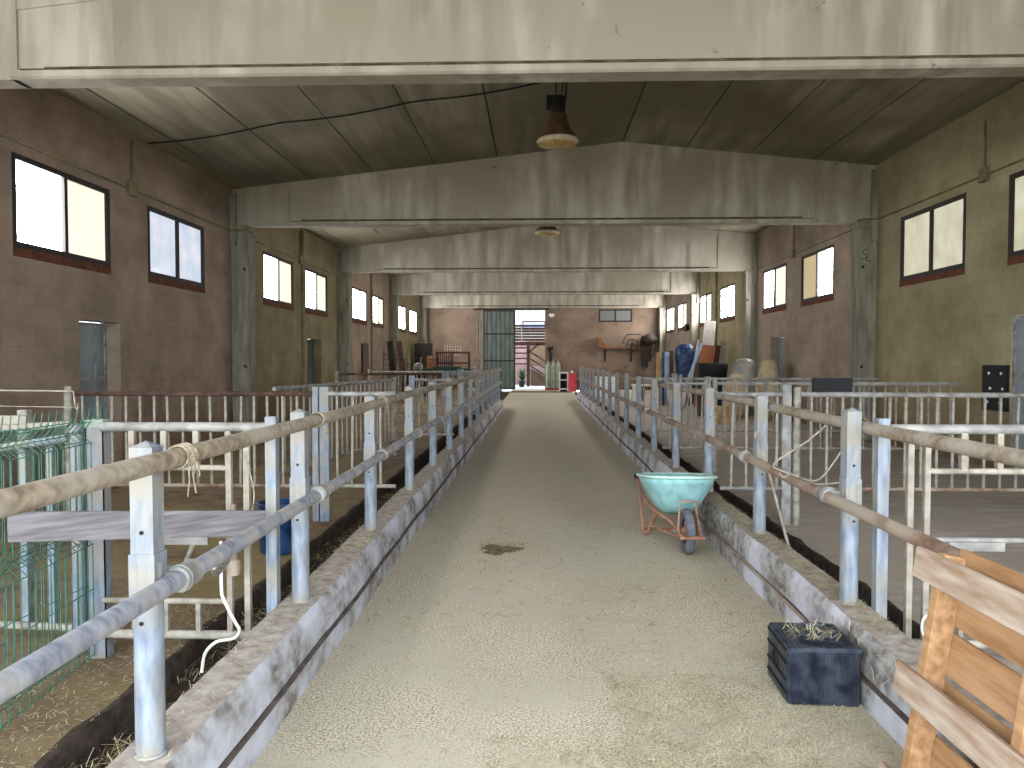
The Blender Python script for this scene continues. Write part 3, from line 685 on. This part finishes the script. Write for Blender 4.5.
r = thing('iron_rod', 'pale iron rod with ring eye leaning behind the lower right rail', 'rod', (1.8, 5.62, .1))
kid(MB().tube([(1.585, 5.55, 1.03), (1.68, 5.57, .72), (1.83, 5.6, .2), (1.85, 5.6, .0)], .011, 8).build('shaft', M['barbeige']), r)
kid(MB().tube([(1.58+.026*math.cos(a), 5.55, 1.055+.03*math.sin(a)) for a in [2*PI*k/16 for k in range(17)]], .008, 8, cap=False).build('ring', M['barbeige']), r)
T_tube('wire_hanger', [[(1.73, 4.62, 1.23), (1.6, 4.6, 1.12), (1.42, 4.6, 1.0), (1.4, 4.6, .96)], [(1.4, 4.6, .96), (1.5, 4.62, .92), (1.66, 4.62, .88), (1.78, 4.62, 1.02), (1.88, 4.6, 1.2)],
        [(1.5, 4.62, .92), (1.46, 4.6, .9), (1.43, 4.6, .93)], [(1.62, 4.62, .89), (1.66, 4.6, .86), (1.9, 4.62, .88)]], .006, M['barbeige'], 'bent wire hanging from the upper right rail', 'wire')
T_tube('twine_loop', [[(2.01, 3.93, .42), (2.0, 3.9, .35), (1.93, 3.88, .3), (1.93, 3.88, .22), (2.0, 3.9, .17), (2.08, 3.93, .19)], [(2.03, 3.9, .62), (2.06, 3.92, .55), (2.03, 3.92, .5)]], .006, M['white'], 'white cord looped on the right gate frame behind the pallet', 'cord')
T_tube('kerb_pipe', [[(1.508, 4.15, .128), (1.506, 5, .13), (1.508, 6, .127), (1.506, 7.6, .13), (1.506, 9.5, .13)]], .011, M['railrust'], 'thin rust-brown pipe running along the right kerb groove', 'pipe', 8)
# ladder-like plank & dark slab on the divider
T(recentre(MB().box(2.68, 3.05, 7.56, 7.62, 1.285, 1.42).build('dark_plank', M['blackm'])), 'black plank lying along the top of the second right pen divider', 'plank')
r = thing('wall_panel', 'black panel with round light fixings on the right wall beside the door', 'panel', (XR-.02, 11.35, .85))
kid(MB().box(XR-.04, XR, 11.08, 11.68, .86, 1.52).build('board', M['blackm']), r)
b = MB()
for yy in (11.2, 11.5):
    for zz in (.98, 1.18, 1.4): b.lathe([(.02, -.012), (.02, 0)], c=(XR-.042, yy+.04*math.sin(zz*9), zz), n=10, ax='X')
kid(b.build('fixing', M['white']), r)

# manure patch
b = MB(); vs = [(-.32, 6.42, .012)]; rings = 3; n2 = 22
for q in range(1, rings+1):
    for k in range(n2):
        a = 2*PI*k/n2; rad = q/rings*(1+.25*math.sin(3*a+1)+.15*math.sin(7*a)); vs.append((-.32+.16*rad*math.cos(a), 6.42+.16*rad*math.sin(a), .012*(1-q/rings)+.0015+random.uniform(0, .006)*(q < rings)))
fs = [(0, 1+k, 1+(k+1) % n2) for k in range(n2)]+[(1+(q-1)*n2+k, 1+q*n2+k, 1+q*n2+(k+1) % n2, 1+(q-1)*n2+(k+1) % n2) for q in range(1, rings) for k in range(n2)]
b.add(vs, fs, True); T(recentre(b.build('manure_patch', M['dung'])), 'small dark manure patch in the middle of the alley floor', 'manure')

# loose straw
def straw(name, label, regions, kind='stuff'):
    b = MB()
    for (n, x0, x1, y0, y1, zf, tilt, l0, l1, wd, mats, pw) in regions:
        for _ in range(n):
            x = random.uniform(x0, x1); y = y0+(y1-y0)*random.random()**pw; z = zf(x, y)
            a = random.uniform(0, PI); L_ = random.uniform(l0, l1); ti = random.uniform(-tilt, tilt)
            d = Vector((math.cos(a)*math.cos(ti), math.sin(a)*math.cos(ti), math.sin(ti)))*L_/2
            s = Vector((-math.sin(a), math.cos(a), 0))*wd/2
            c_ = Vector((x, y, z+abs(d.z)+.0015)); mid = c_+Vector((0, 0, random.uniform(.001, .004)))+s*random.uniform(-2, 2)
            b.cur = random.choice(mats)
            b.add([c_-d-s, c_-d+s, mid+s, mid-s, c_+d+s, c_+d-s], [(0, 3, 2, 1), (3, 5, 4, 2)])
    return T(b.build(name, [M['straw1'], M['straw2'], M['straw3']]), label, 'straw', kind='stuff')
Z0 = lambda x, y: .001
straw('loose_straw', 'loose straw scattered over the alley floor', [
    (7000, -1.1, 1.48, 2.2, 7.5, Z0, .12, .012, .045, .0022, (0, 1, 1, 2), 1.2),
    (5200, -1.1, 1.48, 7.0, 22, Z0, .1, .02, .07, .004, (0, 0, 1, 2), 1.4), (1500, -1.1, 1.48, 4.5, 12, Z0, .15, .03, .09, .004, (0, 0, 2), 1.2),
    (5200, .35, 1.47, 2.3, 3.9, Z0, .25, .02, .075, .0022, (0, 0, 1), 1.0),
    (2600, -.2, .9, 2.4, 3.2, Z0, .2, .02, .06, .002, (0, 0, 1), 1.0), (1500, .1, 1.2, 4.0, 5.6, Z0, .2, .02, .06, .0024, (0, 0, 1), 1.0),
    (900, 1.2, 1.5, 3.4, 7.2, Z0, .4, .02, .07, .0022, (0, 1), 1.0),
    (260, -.5, -.12, 6.24, 6.6, lambda x, y: .008, .3, .015, .05, .003, (2, 2, 1), 1)])
straw('kerb_straw', 'straw lying along the top of the right kerb', [
    (2600, 1.56, 1.71, 3.6, 7.4, lambda x, y: .324, .3, .02, .07, .0022, (0, 1, 1), 1.0), (1200, 1.56, 1.71, 7.4, 18, lambda x, y: .324, .3, .02, .08, .003, (0, 1, 2), 1.2),
    (260, 1.5, 1.53, 3.2, 7, lambda x, y: random.uniform(.15, .3), 1.2, .03, .08, .002, (0, 1), 1)])
straw('kerb_straw', 'straw lying along the top of the left kerb', [
    (700, -1.35, -1.17, 2.2, 6, lambda x, y: .324, .25, .012, .05, .0022, (0, 1), 1.0), (1500, -1.35, -1.17, 5, 16, lambda x, y: .324, .3, .02, .08, .003, (0, 1, 2), 1.2)])
straw('gutter_straw', 'tangled dark straw in the gutter behind the left kerb', [
    (5200, -1.9, -1.38, 2.2, 10, lambda x, y: -.1+.03*math.sin(y*3), .6, .03, .12, .003, (0, 1, 2, 2, 2), 1.4)])
straw('gutter_straw', 'straw in the gutter behind the right kerb', [
    (1500, 1.75, 2.25, 3, 10, lambda x, y: -.11, .6, .04, .12, .003, (1, 2, 2), 1.2)])
straw('pen_straw', 'straw trodden over the left pen floors', [
    (2500, -2.6, -1.97, 2.4, 5, Z0, .2, .015, .05, .0025, (0, 1, 2), 1), (3500, -5.5, -2.0, 4, 11, Z0, .3, .03, .09, .004, (1, 1, 2), 1)])
straw('box_straw', 'straw bits on the black plastic box', [
    (130, 1.2, 1.42, 3.6, 3.8, lambda x, y: .288, .7, .02, .07, .0022, (0, 0, 1), 1)])

# ------------------------------------------------------------------ lamps, cables, conduits
def lamp(x, y, zr, label):
    r = thing('ceiling_lamp', label, 'lamp', (x, y, zr))
    b = MB(); b.lathe([(.30, .04), (.27, .09), (.19, .2), (.15, .32), (.13, .42), (.08, .45)], n=28); b.build('shade', M['lampbody'], r)
    MB().lathe([(.31, -.02), (.315, .02), (.30, .05), (.29, .05), (.29, -.02)], n=28, caps=False).build('rim', M['lamprim'], r)
    MB().lathe([(.02, -.06), (.16, -.05), (.27, -.025), (.295, .015)], n=28).build('diffuser', M['lampglass'], r)
    g_ = MB(); g_.lathe([(.1, .45), (.11, .47), (.11, .66), (.09, .68)], n=16); g_.box(-.17, -.06, -.08, .08, .5, .68); g_.build('gear_box', M['blackm'], r)
    top = roofz(x)-zr
    h = MB(); h.tube([(-.03, 0, .66), (-.03, 0, top)], .01, 6); h.tube([(.06, 0, .66), (.07, 0, top)], .01, 6); h.tube([(.11, 0, .6), (.13, 0, .75), (.1, 0, .95), (.08, 0, top)], .006, 6); h.build('suspension_rod', M['blackm'], r)
lamp(.29, 11.5, 4.80, 'rusty bell-shaped high-bay lamp hanging nearest the camera')
lamp(.23, 19.7, 4.80, 'rusty bell-shaped high-bay lamp hanging beyond the second beam')
pts = []
for q in range(21):
    t = q/20; x = XL+.02+(0.25-XL)*t; pts.append((x, 12.1-.6*t, roofz(x)-.03-.05*math.sin(PI*((t*3) % 1))))
T_tube('ceiling_cable', [pts], .012, M['cable'], 'black cable strung across the ceiling to the nearest lamp', 'cable')
def conduit(xw, sgn, z, mids, label, up):
    r = thing('wall_conduit', label, 'conduit', (xw-sgn*.02, 20, z))
    kid(MB().tube([(xw-sgn*.02, Y0, z), (xw-sgn*.02, 15.3, z), (xw-sgn*.3, 15.34, z), (xw-sgn*.36, 15.5, z), (xw-sgn*.36, 15.9, z), (xw-sgn*.02, 15.95, z), (xw-sgn*.02, 23.6, z)], .016, 8).build('tube', M['cond']), r)
    for ym in mids:
        kid(MB().box(*sorted((xw, xw-sgn*.07)), ym-.09, ym+.09, z-.1, z+.1).build('junction_box', M['cond']), r)
        kid(MB().tube([(xw-sgn*.02, ym, z), (xw-sgn*.02, ym+.02, z+up)], .016, 8).build('riser', M['cond']), r)
conduit(XL, -1, 4.19, (11.6, 19.85), 'olive conduit with junction boxes above the left wall windows', .75)
conduit(XR, 1, 4.34, (11.75, 20.3), 'olive conduit with junction boxes above the right wall windows', .8)
for ym in (19.85, 28.2): T_tube('wall_pipe', [[(XL+.03, ym+.2, 0 if ym < 28 else 1), (XL+.03, ym+.2, 5.0)]], .045, M['cond'], 'olive vertical pipe on the left wall in the %s bay' % ('second' if ym < 25 else 'third'), 'pipe')
T_tube('wall_pipe', [[(XR-.03, 28.9, .5), (XR-.03, 28.9, 5.1)]], .06, M['cond'], 'olive vertical pipe on the right wall between the far windows', 'pipe')

# ------------------------------------------------------------------ far end clutter, left
def mbox(nm, m, label, cat, *boxes, group=None, bev=.0, rot=None):
    b = MB()
    for q in boxes: b.box(*q)
    o = T(recentre(b.build(nm, M[m], bevel=bev)), label, cat, group)
    if rot: o.rotation_euler = rot
    return o
def grid(nm, m, P0, P1, z0, z1, s, label, cat, r_=.008):
    b = MB(); P0 = Vector((*P0, 0)); P1 = Vector((*P1, 0)); n = max(1, int((P1-P0).length/s))
    for k in range(n+1):
        p = P0.lerp(P1, k/n); b.tube([p+Vector((0, 0, z0)), p+Vector((0, 0, z1))], r_, 4)
    z = z0
    while z <= z1+.001: b.tube([P0+Vector((0, 0, z)), P1+Vector((0, 0, z))], r_, 4); z += s
    return T(recentre(b.build(nm, M[m])), label, cat)
grid('mesh_screen', 'darkbrown', (-5.9, 29.2), (-5.0, 29.3), .0, 1.95, .2, 'tall dark wire grid panel against the left wall', 'mesh panel')
grid('mesh_screen', 'darkbrown', (-4.9, 30.0), (-4.0, 30.1), .0, 1.6, .2, 'lower dark wire grid panel by the far left column', 'mesh panel')
for j, (x, ta) in enumerate(((-5.8, .08), (-5.4, .1))):
    o = T(recentre(MB().box(x-.11, x+.11, 30.9+.12*j, 30.98+.12*j, 0, 2.35).build('leaning_plank', M['redbrown' if j else 'darkbrown'])), ('dark red-brown' if j else 'dark brown')+' plank leaning at the far left column', 'plank'); o.rotation_euler = (0, -ta, 0)
r = thing('machine', 'dark grey farm machine with levers at the far left wall', 'machine', (-5.4, 34, 0))
kid(MB().box(-5.9, -4.9, 33.6, 34.4, .25, 1.0).build('body', M['blackm'], bevel=.05), r)
kid(MB().lathe([(.24, -.06), (.24, .06)], c=(-5.2, 33.5, .26), n=18, ax='X').build('wheel', M['tire']), r)
kid(MB().lathe([(.24, -.06), (.24, .06)], c=(-5.75, 33.5, .26), n=18, ax='X').build('wheel', M['tire']), r)
kid(MB().tube([(-5.2, 33.6, 1.0), (-5.1, 33.5, 1.7)], .03, 8).tube([(-5.7, 33.6, 1.0), (-5.65, 33.5, 1.5)], .03, 8).tube([(-5.5, 33.7, 1.0), (-5.45, 33.6, 1.35), (-5.25, 33.6, 1.4)], .04, 8).build('lever', M['galv2']), r)
kid(MB().lathe([(.16, 1.0), (.2, 1.1), (.18, 1.4), (.06, 1.46)], c=(-5.3, 34, 0), n=14).build('hopper', M['galv2']), r)
mbox('cabinet', 'darkbrown', 'dark brown cupboard high against the far left corner', 'cabinet', (-6.05, -5.2, 37.4, 37.9, 1.0, 2.4), (-6.0, -5.25, 37.37, 37.4, 1.1, 2.3), bev=.02)
mbox('stand', 'darkbrown', 'dark wooden stand under the far left cupboard', 'stand', (-6.05, -5.2, 37.4, 37.9, .9, .99), (-6.0, -5.9, 37.4, 37.5, 0, .9), (-5.35, -5.25, 37.4, 37.5, 0, .9), (-6.0, -5.9, 37.8, 37.9, 0, .9), (-5.35, -5.25, 37.8, 37.9, 0, .9))
mbox('orange_drum', 'orange', 'orange-brown drum at the far left', 'drum', (-5.2, -4.85, 35.8, 36.1, .0, 1.7), (-5.17, -4.88, 35.83, 36.07, 1.7, 1.78), bev=.05)
b = MB()
for (x0, x1, z0, z1) in ((-4.6, -4.5, 0, 1.95), (-3.9, -3.82, 0, 1.95), (-3.15, -3.05, 0, 1.9), (-4.6, -3.05, 1.86, 1.95), (-4.6, -3.05, 1.4, 1.48), (-4.6, -3.05, 1.0, 1.07), (-4.6, -3.05, .4, .47)): b.box(x0, x1, 34.5, 34.56, z0, z1)
for k in range(7): b.box(-4.5+k*.09, -4.46+k*.09, 34.5, 34.54, .4, 1.86)
T(recentre(b.build('metal_gate', M['redbrown'])), 'red-brown metal gate frame standing before the back wall at left', 'frame')
mbox('green_net', 'darkgreen', 'dark green net heaped over the far left pens', 'net', (-4.9, -2.9, 32.4, 32.9, .9, 1.22), (-4.5, -3.3, 32.4, 32.8, 1.22, 1.3), (-4.8, -4.7, 32.5, 32.6, 0, .9), (-3.1, -3.0, 32.5, 32.6, 0, .9), bev=.06)
r = thing('heap', 'pale crumpled heap of sheets left of the sliding door', 'heap', (-2.75, 33.5, 0))
for j in range(7):
    q = MB(); q.lathe([(.05, 0), (.2, .05), (.22, .12), (.08, .2)], c=(-2.75+random.uniform(-.15, .15), 33.5+random.uniform(-.2, .2), .0+j*.19), n=10); kid(q.build('sheet', M['palewhite' if j % 2 else 'bargrey']), r)
grid('wall_grid', 'palewhite', (-4.95, YB-.03), (-4.1, YB-.03), 1.85, 2.4, .14, 'small pale grid hung on the back wall', 'grid', .008)
T_tube('wall_pipe', [[(-3.2, YB-.04, 3.95), (-3.2, YB-.04, 1.9), (-3.1, YB-.04, 1.6), (-3.25, YB-.04, 1.2)]], .03, M['barbeige'], 'pale pipe beside the sliding door on the back wall', 'pipe')

# ------------------------------------------------------------------ far end, centre
b = MB(); b.lathe([(.05, -.12), (.14, -.06), (.16, 0), (.1, .06)], c=(.72, YB-.15, 3.95), n=14); 
T(recentre(b.build('wall_lamp', M['white'])), 'white bulkhead lamp above the right of the back door', 'lamp')
T_tube('power_drill', [[(.62, YB-.06, 2.1), (.66, YB-.08, 1.8), (.62, YB-.08, 1.5)], [(.5, YB-.08, 2.15), (.8, YB-.08, 2.2)]], .07, M['blackm'], 'black tool hanging on the back wall beside the doorway', 'tool', 8)
for j, x in enumerate((.53, .79, 1.05)):
    b = MB(); b.lathe([(.11, 0), (.12, .03), (.12, 1.15), (.07, 1.3), (.04, 1.32), (.04, 1.42)], c=(x, 40.2, .12), n=16)
    T(recentre(b.build('gas_cylinder', M['palegreen'])), ['pale green cylinder next to the back doorway, leftmost of three', 'pale green cylinder, middle of three beside the back doorway', 'pale green cylinder, rightmost of three by the back wall'][j], 'cylinder', 'cylinders beside the back doorway')
mbox('red_plinth', 'redbase', 'dull red block under the cylinders at the back wall', 'block', (.4, 1.2, 40.0, 40.4, 0, .12), bev=.01)
r = thing('white_rack', 'white shelf rack with dark gaps at the back wall', 'rack', (1.3, 38.5, 0))
for q in ((1.05, 1.11, 0, .95), (1.45, 1.51, 0, .95), (1.05, 1.51, .9, .98), (1.05, 1.51, .55, .61), (1.05, 1.51, .1, .16)): kid(MB().box(q[0], q[1], 38.3, 38.7, q[2], q[3]).build('panel', M['white']), r)
kid(MB().box(1.08, 1.48, 38.66, 38.69, .0, .92).build('back_panel', M['blackm']), r)
r = thing('fuel_can', 'bright red plastic can beside the white rack', 'can', (1.7, 38.2, 0))
b = MB(); b.prism([(1.53, .0), (1.9, .0), (1.9, .75), (1.75, .95), (1.6, .95), (1.53, .7)], 'Y', 38.05, 38.35); kid(b.build('body', M['red'], bevel=.03), r)
kid(MB().lathe([(.05, .95), (.05, 1.04)], c=(1.68, 38.2, 0), n=12).build('cap', M['white']), r)
mbox('low_step', 'brownboard', 'pale brown low board lying across the end of the alley', 'board', (-1.9, 1.6, 37.3, 37.5, 0, .05))

# ------------------------------------------------------------------ back wall right: shelf with tack and hose reel
r = thing('wall_shelf', 'rusty wall shelf on brackets on the back wall at right', 'shelf', (4.6, YB-.2, 2.2))
kid(MB().box(3.3, 6.1, YB-.4, YB, 2.16, 2.22).build('board', M['orange']), r)
for x in (3.52, 4.9, 5.9): kid(MB().box(x-.05, x+.05, YB-.1, YB, 1.5, 2.16).box(x-.04, x+.04, YB-.38, YB, 2.1, 2.16).build('bracket', M['darkbrown']), r)
b = MB(); b.prism([(3.12, 2.75), (3.3, 2.8), (3.42, 2.45), (3.75, 2.32), (3.75, 2.24), (3.15, 2.24)], 'Y', YB-.36, YB-.1)
T(recentre(b.build('orange_bracket', M['orange'], bevel=.02)), 'orange rusty metal seat standing at left end of the wall shelf', 'metal seat')
r = thing('hose_reel', 'dark wheel-shaped hose reel hanging on the back wall', 'reel', (5.1, YB-.2, 2.3))
kid(MB().tube([(4.9+.3*math.cos(a), YB-.5, 2.35+.3*math.sin(a)) for a in [2*PI*k/24 for k in range(25)]], .03, 6, cap=False).build('rim', M['darkbrown']), r)
kid(MB().lathe([(.12, -.1), (.12, .1)], c=(4.9, YB-.5, 2.35), n=14, ax='Y').build('hub', M['darkbrown']), r)
kid(MB().tube([(4.9+.28*math.cos(a), YB-.46, 2.35+.28*math.sin(a)) for a in (0, PI)], .02, 5).tube([(4.9, YB-.46, 2.07), (4.9, YB-.46, 2.63)], .02, 5).build('spoke', M['darkbrown']), r)
T_tube('tack_rail', [[(4.4, YB-.3, 2.4), (4.6, YB-.3, 2.85), (4.8, YB-.3, 2.9), (5.36, YB-.3, 2.9)]], .025, M['blackm'], 'black bent rail above the wall shelf', 'rail')
b = MB()
for j in range(14):
    x = 5.4+random.uniform(0, .75); b.tube([(x, YB-.35, 2.85+random.uniform(-.1, .05)), (x+random.uniform(-.1, .1), YB-.38, 2.3), (x+random.uniform(-.15, .15), YB-.36, 1.7-random.uniform(0, .7))], .035, 5)
b.lathe([(.1, 2.4), (.38, 2.5), (.4, 2.75), (.15, 2.92)], c=(5.8, YB-.45, 0), n=14)
T(b.build('hanging_ropes', M['darkbrown']), 'bundle of dark ropes and harness in the far right corner', 'ropes')

# ------------------------------------------------------------------ right side stored goods
def lean_board(nm, m, x, y, wdt, h, th, ax, label, cat='board', ry=0):
    b = MB(); b.box(-wdt/2, wdt/2, -th/2, th/2, 0, h); o = T(b.build(nm, M[m], bevel=.004), label, cat); o.location = (x, y, 0.0); o.rotation_euler = (ax, ry, 0); return o
lean_board('yellow_board', 'yellowwood', 4.2, 27.0, .22, 1.85, .05, -.03, 'yellow wooden board standing left of the wrapped rolls', ry=.03)
b = MB(); b.lathe([(.1, 0), (.11, .02), (.11, 1.82), (.1, 1.86)], c=(4.47, 27, 0), n=16); T(recentre(b.build('blue_roll', M['paleblue'])), 'blue and white upright roll beside the yellow board', 'roll')
b = MB(); b.lathe([(.05, 0), (.055, 1.85)], c=(4.33, 26.82, 0), n=12); T(recentre(b.build('thin_roll', M['blue'])), 'thin dark blue roll between yellow board and pale roll', 'roll')
lean_board('brown_board', 'brownboard', 4.65, 27.1, .18, 1.9, .04, -.02, 'brown board standing left of the blue tarpaulin')
b = MB(); vs = []; n2 = 20; prof = [(.22, 0), (.3, .1), (.34, .6), (.31, 1.2), (.36, 1.7), (.33, 2.0), (.2, 2.12), (.03, 2.14)]
for (rad, z) in prof:
    for k in range(n2):
        a = 2*PI*k/n2; q = rad*(1+.06*math.sin(5*a+z*3)+random.uniform(-.03, .03)); vs.append((5.12+q*math.cos(a), 27+q*math.sin(a), z))
b.add(vs, [(i*n2+k, i*n2+(k+1) % n2, (i+1)*n2+(k+1) % n2, (i+1)*n2+k) for i in range(len(prof)-1) for k in range(n2)]+[tuple((len(prof)-1)*n2+k for k in range(n2))], True)
T(recentre(b.build('tarpaulin_bundle', M['blue'])), 'tall bundle wrapped in dark blue tarpaulin in a right pen', 'tarpaulin')
lean_board('pale_plank', 'paleblue', 4.62, 25.6, .1, 2.3, .03, -.05, 'pale blue plank slanting in front of the blue tarpaulin', 'plank', ry=.36)
lean_board('pale_sheet', 'palewhite', 5.74, 26.9, .4, 2.95, .04, -.03, 'tall pale panel leaning on the right wall', 'panel', ry=.08)
lean_board('orange_sheet', 'orangeboard', 5.45, 26.0, .48, 2.1, .04, -.03, 'orange-brown panel leaning in front of the tall pale panel', 'panel', ry=.13)
lean_board('white_edge_board', 'white', 5.02, 26.1, .05, 2.3, .05, -.03, 'narrow white batten left of the orange-brown panel', 'batten', ry=.17)
lean_board('dark_red_board', 'redbrown', 5.85, 26.3, .2, 2.1, .04, -.03, 'dark red-brown board leaning right of the orange panel', ry=.12)
lean_board('grey_sheet', 'bargrey', 6.15, 26.5, .2, 2.2, .04, -.03, 'narrow grey panel leaning near the right wall', 'panel', ry=.08)
r = thing('black_tub', 'large black rubber tub upside down on a stack in a right pen', 'tub', (4.93, 22, 0))
b = MB(); vs = []
for (hx, hy, z) in ((.36, .3, .86), (.43, .36, 1.36), (.44, .37, 1.46), (.4, .33, 1.5)):
    vs += [(x, y, z) for x, y in rr(hx, hy, 4.93, 22, 28)]
b.add(vs, [(i*28+k, i*28+(k+1) % 28, (i+1)*28+(k+1) % 28, (i+1)*28+k) for i in range(3) for k in range(28)]+[tuple(range(28))[::-1], tuple(84+k for k in range(28))], True)
kid(b.build('body', M['blackm']), r)
T(recentre(MB().box(4.55, 5.3, 21.7, 22.3, 0, .85).build('storage_crate', M['blackm'], bevel=.02)), 'dark crate carrying the large black tub', 'crate')
def blob(nm, m, c_, rx, ry, rz, label, cat, sd=1):
    rnd = random.Random(sd); b = MB(); nu, nv = 18, 10; vs = []
    for i in range(nv+1):
        ph = PI*i/nv
        for k in range(nu):
            a = 2*PI*k/nu; q = 1+.1*math.sin(3*a+sd)*math.sin(ph*2+sd)+rnd.uniform(-.04, .04)
            vs.append((c_[0]+rx*q*math.sin(ph)**.6*math.cos(a), c_[1]+ry*q*math.sin(ph)**.6*math.sin(a), c_[2]+rz*(1-math.cos(ph))))
    b.add(vs, [(i*nu+k, i*nu+(k+1) % nu, (i+1)*nu+(k+1) % nu, (i+1)*nu+k) for i in range(nv) for k in range(nu)], True)
    return T(recentre(b.build(nm, M[m])), label, cat)
blob('wrapped_bale', 'wrap', (5.75, 21.6, 0), .42, .4, .82, 'tall bale wrapped in clear plastic beside the black tub', 'bale', 1)
blob('feed_sack', 'sack', (6.1, 20.6, 0), .3, .3, .8, 'beige sack standing by the right wall behind the wrapped bale', 'sack', 2)
blob('feed_sack', 'sack', (5.2, 20.4, 0), .28, .28, .62, 'beige sack slumped before the wrapped bale', 'sack', 3)
blob('feed_sack', 'palewhite', (4.4, 24.5, 0), .3, .3, .45, 'pale sack on the floor before the yellow board', 'sack', 4)
r = thing('white_bench', 'white low table with legs between right pens far back', 'table', (3.9, 27, 0))
kid(MB().box(3.2, 4.1, 26, 26.6, .7, .76).build('table_top', M['white']), r)
for x in (3.24, 4.0):
    for y in (26.04, 26.5): kid(MB().box(x, x+.06, y, y+.06, 0, .7).build('leg', M['white']), r)
for j, (x, y, m, l) in enumerate(((3.4, 29.5, 'white', 'white bucket, leftmost of those in the far right pens'), (4.0, 30.2, 'blue', 'blue bucket in the far right pens'), (2.9, 31.2, 'white', 'white bucket beyond the railing end at right'), (4.6, 19.2, 'yellowwood', 'yellowish bucket before the plastic-wrapped bale'))):
    b = MB(); b.lathe([(.15, 0), (.2, .42), (.21, .44), (.18, .44), (.15, .05)], c=(x, y, 0), n=16); T(recentre(b.build('bucket', M[m])), l, 'bucket')
T(recentre(MB().box(2.5, 3.4, 33, 33.5, 0, .8).box(2.45, 3.45, 32.95, 33.55, .8, .86).build('chest', M['white'], bevel=.02)), 'white chest against the far right pens', 'chest')
mbox('light_fixture', 'darkbrown', 'small dark floodlight on the right wall under the far windows', 'lamp', (XR-.25, XR, 33.3, 33.6, 2.85, 3.1), (XR-.3, XR-.25, 33.25, 33.65, 2.8, 3.12))

# ------------------------------------------------------------------ outside the back doorway
S(MB().box(-30, 30, -40, Y0-.3, -.3, -.02).build('ground', M['floor']))
S(MB().box(-14, 14, YB+.3, 62, -.3, -.02).build('ground', M['outground']))
S(MB().box(-9, 9, YB+.3, 50, 5.6, 5.8).build('shade_canopy', M['outwall']))  # added canopy, out of view, shades the area outside the doorway
r = thing('house', 'white rendered house seen through the back doorway', 'house', (0, 52, 0))
b = MB(); b.box(-6, 6, 52, 58, 3.0, 5.1); b.box(-6, 6, 51.8, 58, 5.1, 5.3); kid(b.build('wall', M['outwall']), r)
kid(MB().box(-6, -.72, 52, 58, 0, 3.0).build('lower_wall', M['outpink']), r); kid(MB().box(-.72, 6, 52, 58, 0, 3.0).build('lower_wall', M['outbrown']), r)
w_ = kid(MB().box(-1.05, .5, 51.94, 52.0, 3.6, 4.2).build('window', M['outslat']), r); o = MB().box(-.98, .43, 51.92, 51.94, 3.65, 4.12).build('pane', M['glassOut'], w_)
r = thing('wooden_staircase', 'dark red wooden balcony rail and staircase outside the back doorway', 'staircase', (-.4, 46, 0))
b = MB()
for k in range(6): b.box(-3.2, 1.6, 46, 46.05, 2.72+k*.165, 2.85+k*.165)
kid(b.build('balcony_slats', M['outslat']), r)
kid(MB().box(-3.2, 1.6, 46, 47.2, 2.45, 2.65).build('balcony_deck', M['outslat']), r)
kid(MB().box(-.68, -.48, 46, 46.2, -.02, 2.45).build('post', M['outslat']), r)
kid(MB().box(-1.0, -.95, 45.95, 46, 2.65, 3.7).build('rail_post', M['bargrey']), r)
def slant(nm, x0, z0, x1, z1, h, ya, yb, m):
    kid(MB().prism([(x0, z0), (x1, z1), (x1, z1+h), (x0, z0+h)], 'Y', ya, yb).build(nm, m), r)
slant('brace', -.55, 1.95, .1, 2.5, .14, 46.0, 46.1, M['outslat'])
for k in range(3): slant('stair_rail', -.45, 2.0-.42*k, .75, 1.25-.42*k, .1, 46.3, 46.36, M['outslat'])
for k in range(4): kid(MB().box(-2.4, -.68, 46.3, 46.36, 1.3+.32*k, 1.38+.32*k).build('stair_rail', M['outslat']), r)
kid(MB().prism([(-.45, 0), (.8, 0), (.8, .35), (-.45, 1.1)], 'Y', 46.5, 46.56).build('stair_side', M['outbrown']), r)
S(MB().box(-6, 6, 49, 49.2, -.02, 1.2).build('garden_wall', M['outpink']))
r = thing('potted_plant', 'plant in a dark pot beside the stair post outside the doorway', 'plant', (-.95, 45, 0))
kid(MB().lathe([(.14, -.02), (.2, .32), (.2, .36)], c=(-.95, 45, 0), n=14).build('pot', M['blackm']), r)
b = MB(); rn = random.Random(3)
for q in range(60):
    a = rn.uniform(0, 2*PI); e = rn.uniform(.2, 1.4); L_ = rn.uniform(.2, .6); p = Vector((-.92, 45, .35)); d = Vector((math.cos(a)*math.cos(e), math.sin(a)*math.cos(e), math.sin(e)*1.6))*L_
    s = Vector((-math.sin(a), math.cos(a), 0))*.04; b.add([p, p+d*.6+s, p+d, p+d*.6-s], [(0, 1, 2, 3)])
kid(b.build('leaves', M['leaf']), r)
